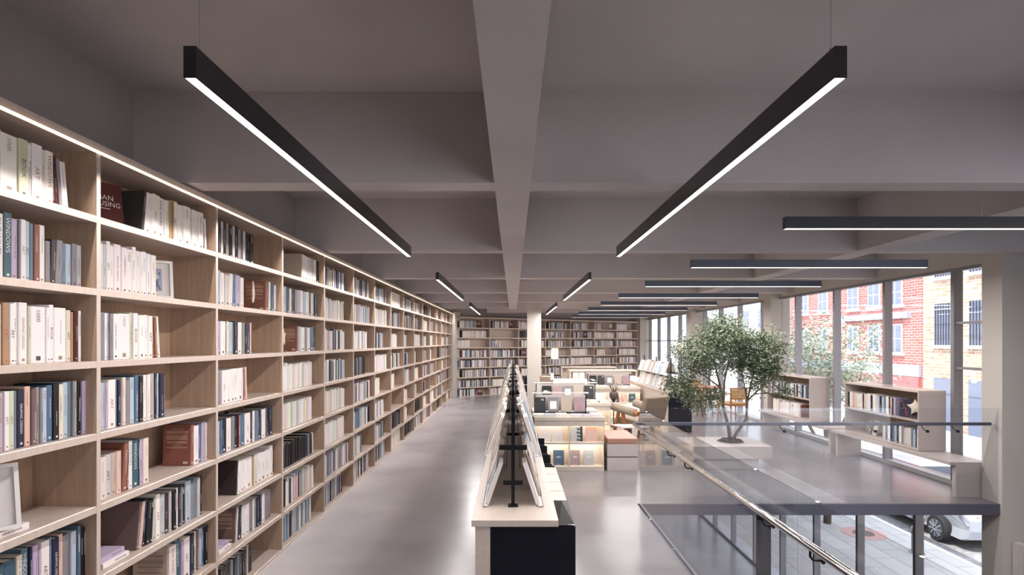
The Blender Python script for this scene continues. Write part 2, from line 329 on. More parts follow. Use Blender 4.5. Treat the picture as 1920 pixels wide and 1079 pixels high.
# ------------------------------------------------------------------ books
RB = random.Random(11)
def book(loc, rz, th, h, d, c, title=None, lean=0, label='', group='', name='book', tcol=None, blurb=False, front=None):
    """origin at the spine's bottom corner: spine faces local +x, thickness runs along +y"""
    col = pc(c, 4); e = MB(); t = .0025; g = .0002
    e.box(-d, -t, 0, t, 0, h, 'book', col).box(-d, -t, th-t, th, 0, h, 'book', col)
    r = .25*min(th, .012)
    e.add([(-t, 0, 0), (0, r, 0), (0, th-r, 0), (-t, th, 0), (-t, 0, h), (0, r, h), (0, th-r, h), (-t, th, h)],
          [(0, 1, 5, 4), (1, 2, 6, 5), (2, 3, 7, 6), (3, 2, 1, 0), (4, 5, 6, 7), (0, 4, 7, 3)], 'book', col)
    o = e.obj(name)
    p = MB(); p.box(-d+.004, -t, t, th-t, .003, h-.004, 'pages'); p.obj('page_block', o)
    dark = sum(PAL[c] if isinstance(c, str) else c) < 330
    tc = srgb(tcol) if tcol else (srgb(225, 222, 218) if dark else srgb(RB.choice([(120, 112, 108), (90, 84, 84), (150, 140, 130), (170, 120, 100)])))
    p = MB()
    if title:
        big = title in ('FINE WINES', 'WINDOWS', '1000', 'ART', 'BOOK')
        s = min(th*.55, .02) if big else min(th*.35, .012)
        _, _, w, hh = glyphs(title); L = w*s/hh
        y0 = (th-s)/2; z0 = h*.93 if title in ('FINE WINES', 'WINDOWS', '1000') else (h+min(L, h*.85))/2
        p.text(title, s, (.0006, y0, z0), (0, 0, -1), (0, 1, 0), 'print', tc, h*.85)
    elif th > .01:
        for _ in range(RB.choice((1, 1, 2))):
            z1 = h*RB.uniform(.5, .93); L = h*RB.uniform(.15, .5); y = th*RB.uniform(.3, .7)
            z = z1
            while z > max(.02, z1-L):
                q = RB.uniform(.003, .008); wd = RB.uniform(.0009, .0016)
                p.box(.0002, .0007, y-wd, y+wd, z-q, z, 'print', tc); z -= q+.0025
    if th > .014: p.box(.0002, .0007, th*.35, th*.65, .012, .012+th*.25, 'print', tc)
    if p.v: p.obj('spine_lettering', o)
    if blurb:
        p = MB(); cc = srgb(214, 180, 158) if dark or c == 'br' else srgb(110, 100, 94)
        z = h*.90
        for (n, w) in ((1, .5), (4, .8), (6, .8), (3, .75), (1, .35), (2, .78)):
            for _ in range(n):
                ww = d*w*RB.uniform(.93, 1); p.box(-d/2-ww/2, -d/2+ww/2, -.0006, -.0001, z-.0022, z, 'print', cc); z -= .0052
            z -= .008
        p.box(-.16*d-.02, -.1*d, -.0006, -.0001, .012, .026, 'print', srgb(220, 200, 190)); p.obj('back_cover_text', o)
    if front: front_print(o, front, d, h, th)
    Rz = Matrix.Rotation(rz, 4, 'Z')
    if lean: R = Matrix.Translation((0, th if lean > 0 else 0, 0)) @ Matrix.Rotation(-lean, 4, 'X') @ Matrix.Translation((0, -th if lean > 0 else 0, 0))
    else: R = Matrix.Identity(4)
    o.matrix_world = Matrix.Translation(loc) @ Rz @ R
    o['label'] = label; o['category'] = 'book'
    if group: o['group'] = group
    return o

def cover_book(loc, rz, w, h, th, c, style=None, tilt=0.12, label='', group='', name='display_book', tcol=(235, 232, 228)):
    """face-out book: cover looks along local -y, leans back by tilt; origin bottom centre of the cover"""
    col = pc(c, 3); e = MB(); t = .0025
    e.box(-w/2, w/2, 0, t, 0, h, 'book', col).box(-w/2, w/2, th-t, th, 0, h, 'book', col).box(-w/2, -w/2+t, t, th-t, 0, h, 'book', col)
    o = e.obj(name)
    p = MB(); p.box(-w/2+t, w/2-.004, t, th-t, .003, h-.003, 'pages'); p.obj('page_block', o)
    if style: 
        p = MB(); ink(p, style, w, h, srgb(tcol)); p.obj('cover_print', o)
    o.matrix_world = Matrix.Translation(loc) @ Matrix.Rotation(rz, 4, 'Z') @ Matrix.Rotation(-tilt, 4, 'X')
    o['label'] = label; o['category'] = 'book'
    if group: o['group'] = group
    return o
def ink(p, style, w, h, tc):
    y0, y1 = -.0009, -.0002
    R_, U_ = (1, 0, 0), (0, 0, 1)
    if style == 'urban':
        p.text('URBAN', .028, (-w*.42, y1-.0005, h*.62), R_, U_, 'print', tc, w*.8); p.text('HOUSING', .028, (-w*.42, y1-.0005, h*.48), R_, U_, 'print', tc, w*.85)
        p.box(-w*.42, w*.15, y0, y1, h*.42, h*.435, 'print', tc)
    elif style == 'market':
        oc = srgb(226, 104, 72)
        for i, (s, x) in enumerate((('M', -.42), ('A', -.26), ('R', -.16), ('K', -.02), ('BO', 0.0), ('IT', .08))):
            p.text(s, h*.105, (x*w, y1-.0004, h*(.83-.15*i)), R_, U_, 'print', oc)
    elif style == 'title':
        p.box(-w*.28, w*.28, y0, y1, h*.5, h*.535, 'print', tc); p.box(-w*.12, w*.12, y0, y1, h*.56, h*.6, 'print', tc)
        p.box(-w*.15, w*.15, y0, y1, h*.05, h*.062, 'print', tc)
    elif style == 'window':
        p.box(-w*.3, w*.3, y0, y1, h*.22, h*.75, 'print', srgb(240, 240, 242)); p.box(-w*.24, -w*.05, y0-.0004, y0, h*.66, h*.68, 'print', srgb(150, 150, 155))
    elif style == 'corner':
        p.box(w*.08, w*.34, y0, y1, h*.84, h*.89, 'print', tc); p.box(w*.08, w*.34, y0, y1, h*.78, h*.8, 'print', tc)
    elif style == 'cross':
        p.box(-w*.35, w*.1, y0, y1, h*.5, h*.62, 'print', tc); p.box(-w*.15, w*.35, y0, y1, h*.42, h*.54, 'print', tc)
    elif style == 'pattern':
        dk = srgb(58, 66, 82); p.box(w*.3, w*.5, y0, y1, 0, h, 'print', dk)
        for i in range(4): p.box(-w*.0+.01*(i % 2), w*.32, y0-.0002, y1, h*(.05+.24*i), h*(.13+.24*i), 'print', dk).box(w*.02, w*.2, y0-.0002, y1, h*(.14+.24*i), h*(.19+.24*i), 'print', dk)
    elif style == 'sketch':
        for i in range(6): p.box(w*.02, w*.34, y0, y1, h*(.08+.05*i), h*(.085+.05*i), 'print', srgb(190, 184, 178))
    elif style == 'band':
        p.box(-w/2, w/2, y0, y1, h*.8, h, 'print', srgb(250, 176, 150))

# near bookcase bays, read from the photograph: right edge of each spine, colour, options
AX = -2.10
ZS = [2.467-.3575*k+.0165 for k in range(8)]     # upper surface of the shelf under each row
def Y(px): return -AX*F/(962-px)
ROWN = ['top', 'second', 'third', 'fourth', 'fifth', 'sixth', 'seventh', 'bottom']
BAYN = ['nearest', 'second', 'third', 'fourth']
# token: px,colour[,text][,L<deg>][,h<cm>]   '_' = gap
ROWS = {
 (0, 0): '-18 start;-4 w h25;6 w h25;37 w h25 1000;54 g h25 BOOK;61 w;80 w ART;88 c;102 w WINDOWS;107 m h23;113 m h23 L-4;119 gy h22 L-5;130 w h22 L-6',
 (0, 1): '-22 start;-10 c h27;8 w FINE_WINES h27;24 te WINDOWS h28;37 l h26;41 gy h26;51 w ART h26;60 lb ART h26;66 s h26;77 br h26;89 w h26;98 gy h20;107 ch h20 L2;119 gy h21 L3;127 s h20;137 lb h20;147 gy h21;156 lg h20',
 (0, 2): '-20 start;-8 w;8 c h25;21 t ART h26;31 w ART h26;38 w h26;54 w GRAPHIC_DESIGN h26;60 g h25;88 w 1000 h25;97 w;106 w BOOK h26;128 w h25;136 c ART h25;141 t h24;148 m h24;153 w h24',
 (0, 3): '-20 start;-5 gy;7 l WINDOWS h24;11 mv;21 w ART h25;31 g ART h25;37 s h25;50 n GRAPHIC_DESIGN h25;61 p h26;70 tp h25;77 gy h25;82 gy h25;91 lb 1000 h25;102 b h26;113 k h26;123 c h26;132 lb h26;138 s h26;143 gy h27;149 lg h26;155 k h26;162 l h26;165 n h25;171 n h24',
 (0, 5): '-24 start;-8 l;12 te;34 te;45 c FINE_WINES h25;58 b WINDOWS h27;63 n h27;74 l h27;78 l;94 w ART h27;100 s h27;112 n GRAPHIC_DESIGN h26;121 p h27;128 gy h26;134 gy h26;144 lb 1000 h26;147 n h26;153 b h27;158 k h26;163 k h26',
 (1, 0): '274 start;285 w h24 L6 dch;299 w h25 L5 ART;311 w h24 FINE_WINES;317 w h24;321 g h24;325 t h25;328 t ART h25;336 w ART h25;345 w h25;358 w h25 1000;362 g h25;373 w h25;382 w h25;386 m h23;390 w h22 L-4',
 (1, 1): '190 start;196 w;202 lg;209 w ART h26;217 w;230 w GRAPHIC_DESIGN h25;240 w h25;250 w 1000 h25;257 w h26;264 w h25;270 w h25;277 w h25;285 w h25;294 w h24',
 (1, 2): '190 start;199 gy;204 w;208 l;215 gy;226 w GRAPHIC_DESIGN;247 w 1000;252 g h26;261 w BOOK h25;272 w;280 w;288 w ART;292 br h24 L-3;297 br h24 L-3;304 w h24 L-5',
 (1, 3): '190 start;196 lb;201 l;205 l;219 w ART h25;223 s h25;228 n GRAPHIC_DESIGN h25;232 mv h25;239 c h26;247 gy h25;255 lb 1000 h25;262 b h26;267 k h26;271 k h26;277 w h26;283 w h26;293 be h27;297 n h26;301 lb h26;309 n h26;312 mv h25',
 (1, 4): '190 start;202 c h22;212 lg ART h22;222 be h22;231 p h22;240 br h26 L4;244 m h26 L4;251 w WINDOWS h26;262 te WINDOWS h26;265 n h25;271 l h26;281 c h26;_358;364 br h26 L2 blurb;373 w h25;380 b h26 L1;388 l h26;395 w ART h26;399 lb h25',
 (1, 5): '262 start;268 p h26 L8 dtp;274 n h26 L7;281 k h25 L6;286 k h25 L4 1000;295 lg 1000 h25;303 w ART h26;311 lg h25;320 ch h24;325 lg h25;332 k h24;336 w h25;341 n h25;345 gy h25;350 k 1000 h25;360 lb h26;366 gy h25;371 s h26;376 lg h26;381 k h26',
 (1, 6): '318 start;332 w FINE_WINES h26 blurb dc;341 te WINDOWS h27;346 l h26;358 w ART h26;362 n h26;366 n h26;371 c h26;375 tp h26;381 lb 1000 h26;385 b h26;391 k h26',
 (2, 0): '410 start;415 ch;420 lg h25;426 k h26;431 gy h26;437 k 1000 h25;441 lg h25;447 k h25;452 gy ART;457 ch;461 lg h24;466 k h24;471 k h24;477 k 1000 h24 L-3',
 (2, 1): '409 start;416 lb h25;423 w h24;431 c h23;437 w h25 L3;444 b h25;452 l h25;458 w h24;_500;506 br h25 L2 blurb;510 w h25;515 b h24;520 w h24;525 lg h24;530 c h24',
 (2, 2): '409 start;415 l;424 w;427 n;432 c;437 lb;441 s;448 k;456 w;461 gy;463 k;470 n;473 p',
 (2, 3): '410 start;417 gy;425 w ART;433 w;441 w;448 w;458 w;462 br L-2;466 p h25 L-3',
 (2, 4): '410 start;414 lb;418 b;427 k;436 w;441 gy;447 n;450 m;453 w;460 b;470 w ART;476 n;480 w;485 s;492 k;498 w;502 gy;506 k;512 n',
 (2, 5): '446 start;451 w h25 L4 dch;458 w h25 L4;464 w;475 w;478 t;484 c;490 w;500 w ART;506 w;512 w h26;516 m',
 (2, 6): '444 start;447 c h25 L5 dtp;455 n h25 L5;461 w;468 w;475 gy;478 w;483 gy;488 n;492 n;498 w;504 gy;510 gy',
 (2, 7): '410 start;415 k;420 ch;425 k;430 ch;435 k;440 gy;446 k;451 s;456 ch;460 k;465 k;468 p;475 k L-3',
 (3, 0): '567 start;573 w h25 dc;579 w;584 c;589 lb;594 w;599 k',
 (3, 1): '532 start;536 lb;540 s;545 k;549 w;554 k;558 gy;564 l;570 w;575 lb;580 w;585 k;590 w;595 n',
 (3, 2): '558 start;561 br blurb L1;566 lb;572 w;577 gy;582 w;588 b;593 k',
}
DCOV = {'dch': 'ch', 'dtp': 'tp', 'dc': 'be'}
TEXTS = ('1000', 'FINE_WINES', 'WINDOWS', 'ART', 'BOOK', 'GRAPHIC_DESIGN')
nb = 0
def thick(t): return 'thick' if t > .036 else ('slim' if t < .021 else 'medium-thick')
for (bay, row), spec in ROWS.items():
    toks = spec.split(';'); y = Y(float(toks[0].split()[0])); i = 0
    for tk in toks[1:]:
        q = tk.split()
        if q[0].startswith('_'): y = Y(float(q[0][1:])); continue
        y1 = Y(float(q[0])); th = y1-y-.0012; c = q[1]; h = .245; lean = 0; title = None; bl = False; dc = None
        for a in q[2:]:
            if a in TEXTS: title = a.replace('_', ' ')
            elif a == 'blurb': bl = True
            elif a in DCOV: dc = DCOV[a]
            elif a[0] == 'L': lean = math.radians(float(a[1:]))
            elif a[0] == 'h': h = float(a[1:])/100
        if th < .008: th = .008
        h += RB.uniform(-.006, .006); h = min(h, .30)
        rec = RB.uniform(0, .012); z = ZS[row]+.0008
        lab = f"{thick(th)} {CNAME[c]} book" + (f" lettered {title}" if title else '') + f", {ORD[i]} along on the {ROWN[row]} shelf of the {BAYN[bay]} bay"
        thb = th
        yy = y
        if dc:   # a pair: the dark-covered book seen from its side, leaning against the next
            a = lean or .03; t2 = .02
            o = book((AX-rec, y-t2*1.1, z), 0, t2, h+.004, .21, dc, None, a, f"{CNAME[dc]} book showing its broad side, leading the {ROWN[row]} shelf row of the {BAYN[bay]} bay", 'books on the left bookcase wall', blurb=bl or c == 'c')
            nb += 1
        # leaning stacks keep their feet: separate by the foot width
        o = book((AX-rec, yy, z), 0, th, h, RB.uniform(.17, .2), c, title, lean, lab, 'books on the left bookcase wall', blurb=bl and not dc)
        nb += 1; i += 1; y = y1
print('near books', nb)

# lying and face-out pieces on the left wall
def lying(loc, w, d, th, c, label, group='books on the left bookcase wall', rz=0, name='book', cat='book'):
    e = MB(); col = pc(c); t = .0025
    e.box(-d, 0, 0, w, 0, t, 'book', col).box(-d, 0, 0, w, th-t, th, 'book', col).box(-t, 0, 0, w, t, th-t, 'book', col)
    o = e.obj(name, loc=loc, rot=(0, 0, rz)); p = MB(); p.box(-d+.004, -t, .003, w-.003, t, th-t, 'pages'); p.obj('page_block', o)
    p = MB()
    if th > .015:
        x = w*.45
        while x < w*.85: q = RB.uniform(.004, .01); p.box(.0002, .0007, x, x+q, th*.35, th*.65, 'print', srgb(150, 140, 150)); x += q+.003
        p.obj('spine_lettering', o)
    o['label'] = label; o['category'] = cat; o['group'] = group; return o
z = ZS[4]+.001
lying((AX-.0, 2.20, z), .23, .19, .028, 'w', 'white book lying flat under the picture frame, nearest bay')
def frame(loc, rz, w, h, tilt, label):
    """picture frame looking along -y"""
    e = empty('picture_frame', loc, rz, label=label, category='picture frame')
    R = Matrix.Rotation(-tilt, 4, 'X'); t = .016
    m = MB(); m.T = R
    for a in ((-w/2, -w/2+t, 0, h), (w/2-t, w/2, 0, h), (-w/2+t, w/2-t, 0, t), (-w/2+t, w/2-t, h-t, h)): m.box(a[0], a[1], -.022, 0, a[2], a[3], 'white')
    m.obj('moulding', e)
    m = MB(); m.T = R; m.box(-w/2+t, w/2-t, -.006, -.002, t, h-t, M['stone']); m.obj('mount', e)
    m = MB(); m.T = R; m.box(-w*.22, w*.16, -.0075, -.006, h*.2, h*.8, M['greyblue']); m.bar((-w*.2, -.009, h*.75), (w*.1, -.009, h*.25), .004, .002, 'black').bar((w*.1, -.009, h*.7), (-w*.02, -.009, h*.3), .004, .002, 'black'); m.obj('picture', e)
    m = MB(); m.bar((0, .0, h*.6), (0, .10+h*.15, 0.004), .02, .004, 'white'); m.obj('easel_back', e)
    return e
frame((AX+.0-.04, 2.27, z+.0295), math.radians(55), .22, .27, .2, 'pale picture frame leaning on a white book, nearest bay')
frame((AX-.08, 3.43, ZS[1]+.001), math.radians(40), .17, .24, .2, 'white box picture frame beside the white books, second bay')
z = ZS[5]+.001
lying((AX, Y(190)+.012, z), .195, .2, .026, 'w', 'white book lying lowest in the stack on the sixth shelf, second bay')
lying((AX-.012, Y(190)+.012, z+.027), .175, .19, .03, 'l', 'lilac book lying on a white book on the sixth shelf, second bay')
z = ZS[6]+.001
lying((AX, Y(408)+.02, z), .17, .2, .026, 'w', 'white book lying lowest in the stack on the seventh shelf, third bay')
lying((AX-.012, Y(408)+.02, z+.027), .16, .19, .028, 'l', 'lilac book lying on a white book on the seventh shelf, third bay')
FO = math.radians(62)
cover_book((-2.21, 3.04, ZS[0]+.001), FO, .19, .255, .018, 'm', 'urban', .16, 'maroon urban housing book facing out on the top shelf, second bay', 'maroon urban housing books', name='book')
cover_book((-2.25, 3.36, ZS[3]+.001), FO, .19, .255, .018, 'm', 'urban', .2, 'maroon urban housing book facing out behind the fourth shelf row, second bay', 'maroon urban housing books', name='book')
cover_book((-2.22, 4.02, ZS[5]+.001), FO, .19, .24, .018, 'm', 'urban', .35, 'maroon book leaning at the near end of the sixth shelf, third bay', 'maroon urban housing books', name='book')
def starfish(loc, rz, s, label):
    e = empty('starfish', loc, rz, label=label, category='starfish', group='dried starfish ornaments')
    pts = []; 
    for k in range(10):
        a = PI/2+k*PI/5+.1; r = s*(.66 if k % 2 == 0 else .13); pts.append((r*math.cos(a), s*.62+r*math.sin(a)))
    m = MB(); n = 10
    vs = [(x, -.004, z) for x, z in pts]+[(x, .004, z) for x, z in pts]+[(0, -s*.09, s*.62), (0, s*.09, s*.62)]
    fs = [(i, (i+1) % n, 20) for i in range(n)]+[((i+1) % n+10, i+10, 21) for i in range(n)]+[(i, i+10, (i+1) % n+10, (i+1) % n) for i in range(n)]
    m.add(vs, fs, 'starfish'); o = m.obj('star_body', e, smooth=True)
    sb = o.modifiers.new('s', 'SUBSURF'); sb.levels = 2; sb.render_levels = 2
    m = MB(); m.tube([(0, 0, .012), (0, 0, s*.5)], .003, 'black', 6); m.box(-s*.2, s*.2, -s*.12, s*.12, 0, .014, 'clay'); m.obj('stand', e); return e
starfish((AX-.03, Y(478)+.03, ZS[1]+.001), math.radians(112), .22, 'pale starfish on a stand before a brown book, third bay')
starfish((AX-.03, Y(534)+.035, ZS[2]+.001), math.radians(100), .22, 'pale starfish at the near end of the third shelf, fourth bay')
starfish((AX-.16, Y(48), ZS[2]+.001), math.radians(60), .30, 'pale starfish ornament hidden behind the third shelf row, nearest bay')

# ------------------------------------------------------------------ left bookcase, sixteen bays
def bookcase_bay(w, depth, zs, top, shelf_t, div, m1, m2):
    """front plane at local x=0 looking +x, bay runs along +y"""
    e = empty('bookcase')
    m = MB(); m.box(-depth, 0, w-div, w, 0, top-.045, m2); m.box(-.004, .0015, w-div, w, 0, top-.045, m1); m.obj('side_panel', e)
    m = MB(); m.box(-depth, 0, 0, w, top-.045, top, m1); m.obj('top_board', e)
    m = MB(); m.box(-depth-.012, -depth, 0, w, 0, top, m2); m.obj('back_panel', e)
    for z in zs[:-1]:
        m = MB(); m.box(-depth+.001, .001, 0, w-div, z-.033, z, m1); m.obj('shelf', e)
    m = MB(); m.box(-depth+.001, 0, 0, w-div, .0, zs[-1], m1).box(-depth+.02, -.02, 0, w-div, -.0, .01, 'black'); m.obj('base_board', e)
    return e
WB = 1.1064; TOP = 2.845
zs = ZS[:7]+[.018]
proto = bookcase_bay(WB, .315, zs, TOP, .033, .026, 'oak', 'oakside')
m = MB(); m.box(.002, .012, 0, WB, TOP-.052, TOP-.040, 'strip'); m.obj('light_strip', proto)
area('strip_light', proto, (.055, WB/2, TOP-.055), .012, WB-.02, STRIP_W, (1, .91, .84), rot=(0, math.radians(4), 0), spread=math.radians(50))
for k in range(16):
    e = proto if k == 0 else copy_tree(proto)
    e.location = (-2.05, 1.675+WB*k, 0)
    e['label'] = f"pale oak bookcase unit with lit top edge, {ORD[k]} along the left wall"; e['category'] = 'bookcase'; e['group'] = 'oak bookcase units along the left wall'
m = MB(); m.box(-2.365, -2.05, 1.65, 1.675, 0, TOP, 'oakside'); struct(m, 'trim_end_panel')

# everything beyond the 300 largest books: one countless mass
ST = MB(); RS = random.Random(5)
SETS = {'mix': ['w', 'w', 'lb', 'k', 'c', 's', 'n', 'l', 'gy', 'w', 'b', 'lg', 'p', 'w', 'k', 'lg', 'w'], 'white': ['w', 'w', 'w', 'w', 'c', 'w', 'c', 'w', 'lg'], 'black': ['k', 'k', 'ch', 'k', 'gy', 'k', 'n'],
        'grey': ['lg', 'w', 'gy', 's', 'lb', 'w', 'gy', 'k']}
def stuff_box(T, y0, y1, d, h, col, x1=0, lean=0):
    ST.T = T @ Matrix.Translation((x1, y0, 0)) @ Matrix.Rotation(-lean, 4, 'X')
    pg = srgb(215, 206, 194); cv = col
    ST.box(-d, 0, 0, y1-y0, 0, h, 'book', col, cols=[col, pg, cv, col, cv, col]); ST.T = Matrix.Identity(4)
def fill(T, w, hmax, kind=None, frac=None, kmin=0):
    """fills a shelf: T maps +y along the shelf, +x outward"""
    kind = kind or RS.choices(['mix', 'white', 'black', 'grey', 'empty'], [45, 27, 9, 14, 2])[0]
    if kind == 'empty': return
    y = .01; end = w*(frac or RS.choice([.55, .75, .8, .95, .95, 1.0]))-.03
    if RS.random() < .3 and kind != 'black':   # first a broad cover seen from its side
        c = RS.choice(['ch', 'n', 'be', 'br', 'tp', 'lg']); stuff_box(T, y+.10, y+.125, .2, .24, pc(c, 8)); y += .127
    hb = RS.uniform(.22, .25)
    while y < end:
        th = RS.uniform(.016, .04); h = min(hmax, hb+RS.uniform(-.02, .015)); 
        if y+th > end: break
        stuff_box(T, y, y+th-.0015, RS.uniform(.17, .2), h, pc(RS.choice(SETS[kind]), 10), x1=-RS.uniform(0, .015)); y += th
    if y+.07 < w-.03 and RS.random() < .5: stuff_box(T, y+.002, y+.02, .18, hb-.01, pc(RS.choice(['m', 'br', 'w', 'k']), 6), lean=-.06)
PATT = {(3, 3): 'white', (3, 4): 'white', (3, 5): 'black', (3, 6): 'mix', (3, 7): 'grey', (4, 1): 'white', (4, 3): 'mix', (4, 4): 'white', (4, 5): 'white', (5, 2): 'white', (4, 0): 'mix', (4, 2): 'mix'}
for k in range(3, 16):
    for r in range(8):
        if (k, r) in ROWS: continue
        T = Matrix.Translation((AX, 1.675+WB*k, (ZS[r] if r < 7 else .018)+.0005))
        fill(T, WB-.03, .30, PATT.get((k, r)), .85 if (k, r) in PATT else None)

# ------------------------------------------------------------------ angled back bookcases, seven units
WK = 1.216; ZK = [2.34-.3375*k for k in range(7)]+[.018]
TB = Matrix.Translation(P0) @ Matrix.Rotation(ANG, 4, 'Z') @ Matrix.Rotation(-PI/2, 4, 'Z')   # local +x outward(-normal), +y along
# outward is towards the camera: local x -> (sin, -cos)
proto = bookcase_bay(WK, .30, ZK, 2.70, .03, .026, 'birch', 'oak')  # shelf wood lifted to a paler tone to stand in for brighter light
for k in range(7):
    e = proto if k == 0 else copy_tree(proto)
    p = P0+DR*(WK*k); e.location = p; e.rotation_euler = (0, 0, ANG-PI/2)
    e['label'] = f"pale oak bookcase unit of the angled end wall, {ORD[k]} from the left wall corner"; e['category'] = 'bookcase'; e['group'] = 'oak bookcase units along the end wall'
    for r in range(8):
        p2 = p+Vector((math.cos(ANG-PI/2), math.sin(ANG-PI/2), 0))*-.04
        T = Matrix.Translation((p2.x, p2.y, ZK[r]+.0005)) @ Matrix.Rotation(ANG-PI/2, 4, 'Z')
        if (k, r) in ((0, 2), (1, 2), (5, 0)): fr = .4
        else: fr = None
        fill(T, WK-.04, .29, None, fr)
OUT = Vector((math.cos(ANG-PI/2), math.sin(ANG-PI/2), 0))
def on_back(k, r, t, off=-.1): p = P0+DR*(WK*k+t)+OUT*off; return (p.x, p.y, ZK[r]+.001)
for i, (k, r, t) in enumerate(((1, 2, .27), (5, 0, .88), (3, 1, .3))):
    starfish(on_back(k, r, t, -.03), ANG, .26, f"small pale starfish on the end wall bookcases, {ORD[k]} unit, {ROWN[r]} shelf")
for (k, r, t) in ((0, 0, .78), (1, 0, .9), (0, 7, .82), (2, 3, .25), (4, 1, .75)):
    cover_book(on_back(k, r, t, -.02), ANG, .2, .25, .02, 'm', 'urban', .1, f"maroon book facing out on the end wall, {ORD[k]} unit, {ROWN[r]} shelf", 'maroon books facing out on the end wall')

# ------------------------------------------------------------------ long consoles with A-frame book racks
def console(x, y0, y1, label):
    e = empty('display_console', (x, y0, 0), 0, label=label, category='console table', group='long display consoles'); L = y1-y0
    m = MB(); m.box(-.236, .257, 0, L, .815, .852, 'birch'); m.obj('worktop', e, bevel=.002)
    m = MB(); m.box(-.215, -.13, .012, L-.01, 0, .815, 'birch'); m.obj('side_panel', e)
    m = MB(); m.box(-.13, .356, .02, min(L, 1.45), 0, .808, 'blackpanel'); m.box(-.13, .25, min(L, 1.45), L, 0, .808, 'blackpanel'); m.obj('cabinet', e)
    return e
def tier_pts(s, hi):
    if hi == 0: return (s*.150, .857), (s*.045, 1.16)
    return (s*.135, 1.16), (s*.022, 1.46)
def rack(x, y0, y1, label):
    e = empty('book_rack', (x, y0, .853), 0, label=label, category='book rack'); L = y1-y0; n = 3
    for i in range(n):
        y = .03+i*(L-.06)/(n-1); m = MB(); m.box(-.011, .011, y-.011, y+.011, 0, .665, 'black').box(-.03, .03, y-.03, y+.03, 0, .006, 'black')
        m.box(-.085, .085, y-.008, y+.008, .345, .375, 'black').box(-.06, .06, y-.008, y+.008, .13, .155, 'black'); m.obj('post', e)
    for s in (-1, 1):
        for hi in (0, 1):
            (xa, za), (xb, zb) = tier_pts(s, hi); m = MB()
            m.bar((xa+s*.02, 0, za-.853+.003), (xa+s*.02, L, za-.853+.003), .035, .005, M['white']); m.bar((xa+s*.036, 0, za-.853+.01), (xa+s*.036, L, za-.853+.01), .003, .018, M['white']); m.obj('ledge', e)
            m = MB(); m.bar((xb-s*.004, 0, zb-.853-.06), (xb-s*.004, L, zb-.853-.06), .006, .02, M['black']); m.obj('support_rail', e)
    return e
RK = random.Random(3)
def rack_books(x, y0, y1, indiv, side_label, hues=None):
    for s in (-1, 1):
        for hi in (0, 1):
            (xa, za), (xb, zb) = tier_pts(s, hi); y = y0; i = 0
            ang = math.atan2(abs(xb-xa), zb-za); L = .27
            while y < y1-.1:
                w = RK.uniform(.14, .2); th = RK.uniform(.012, .032); dz = RK.uniform(0, .02); da = RK.uniform(-.05, .03); h = RK.uniform(.24, .285); c = RK.choice(['w', 'w', 'c', 'lg', 'w', 'be', 'w', 'lb', 'c']) if i else 'w'
                if i < indiv:
                    side = 'aisle side' if s < 0 else 'counter side'
                    o = cover_book((x+xa+s*(.014+dz), y+w/2, za+.003+.006), -PI/2 if s < 0 else PI/2, w-.008, h, th, c, RK.choice(['title', 'sketch', 'corner', None]), ang+da,
                                   f"{CNAME[c]} book on the {side_label} rack, {side}, {'upper' if hi else 'lower'} tier, {ORD[i]} from the front", 'books leaning on the A-frame racks', tcol=(150, 145, 142))
                else:
                    T = Matrix.Translation((x+xa+s*(.008+dz), y, za+.006)) @ Matrix.Rotation(-s*(ang+da), 4, 'Y')
                    ST.T = T; col = pc(c, 6); ST.box(-th/2, th/2, 0, w-.008, 0, h, 'book', col); ST.T = Matrix.Identity(4)
                y += w; i += 1
console(0, 3.17, 11.4, 'long pale wood console with black cabinet beside the left aisle')
rack(0, 3.42, 7.1, 'black A-frame book rack at the near end of the central console')
rack(0, 7.2, 11.2, 'black A-frame book rack at the far end of the central console')
rack_books(0, 3.44, 7.08, 8, 'central'); rack_books(0, 7.22, 11.18, 0, 'far')
console(3.32, 11.5, 16.6, 'pale console with dark end panel beside the potted tree')
rack(3.32, 11.75, 14.2, 'A-frame book rack on the console beside the tree')
rack_books(3.32, 11.77, 14.18, 6, 'tree console')
# on the counter ledge at the central console
e = empty('brochure_tray', (.307, 3.2, .809), 0, label='dark glossy tray at the near corner of the black counter', category='tray')
m = MB(); m.add([(-.045, 0, 0), (.045, 0, 0), (.045, .42, .0), (-.045, .42, .0), (-.045, 0, .006), (.045, 0, .006), (.0, .33, .05), (-.045, .42, .03), (.045, .42, .03)],
      [(0, 1, 5, 4), (4, 5, 6), (4, 6, 7), (5, 8, 6), (7, 6, 8), (1, 2, 8, 5), (3, 0, 4, 7), (2, 3, 7, 8), (0, 3, 2, 1)], M['black']); m.obj('tray_body', e)
m = MB(); m.bar((-.045, -.001, .007), (.045, -.001, .007), .002, .002, 'steel'); m.obj('steel_edge', e)
for i in range(4):
    y = 3.66+.25*i
    m = MB(); m.box(.26, .352, y, y+.235, .809, .809+.012, 'book', srgb(245, 242, 240)); m.box(.262, .35, y+.01, y+.225, .821, .823, 'pages')
    o = m.obj('brochure_stack', label=f"white brochure stack on the black counter ledge, {ORD[i]} from the front", category='brochures', group='white brochures on the counter')
for i, y in enumerate((4.80, 5.32, 5.84, 6.36)):
    m = MB(); x1 = .356; t = .006; zt = .80-.012*i
    m.box(.262, x1, y, y+t, 0, zt, 'black').box(.262, x1, y+.3, y+.3+t, 0, zt-.05, 'black').box(.262, .262+t, y+t, y+.3, 0, zt-.02, 'black').box(x1-t, x1, y+t, y+.3, 0, zt-.05, 'black').box(.262, x1, y, y+.3, 0, .02, 'black').box(.268, x1-t, y+.02, y+.28, .02, zt-.09, 'lampgrey')
    m.obj('bin', label=f"tall open black bin beside the central console, {ORD[i]} from the front", category='bin', group='black bins beside the console')

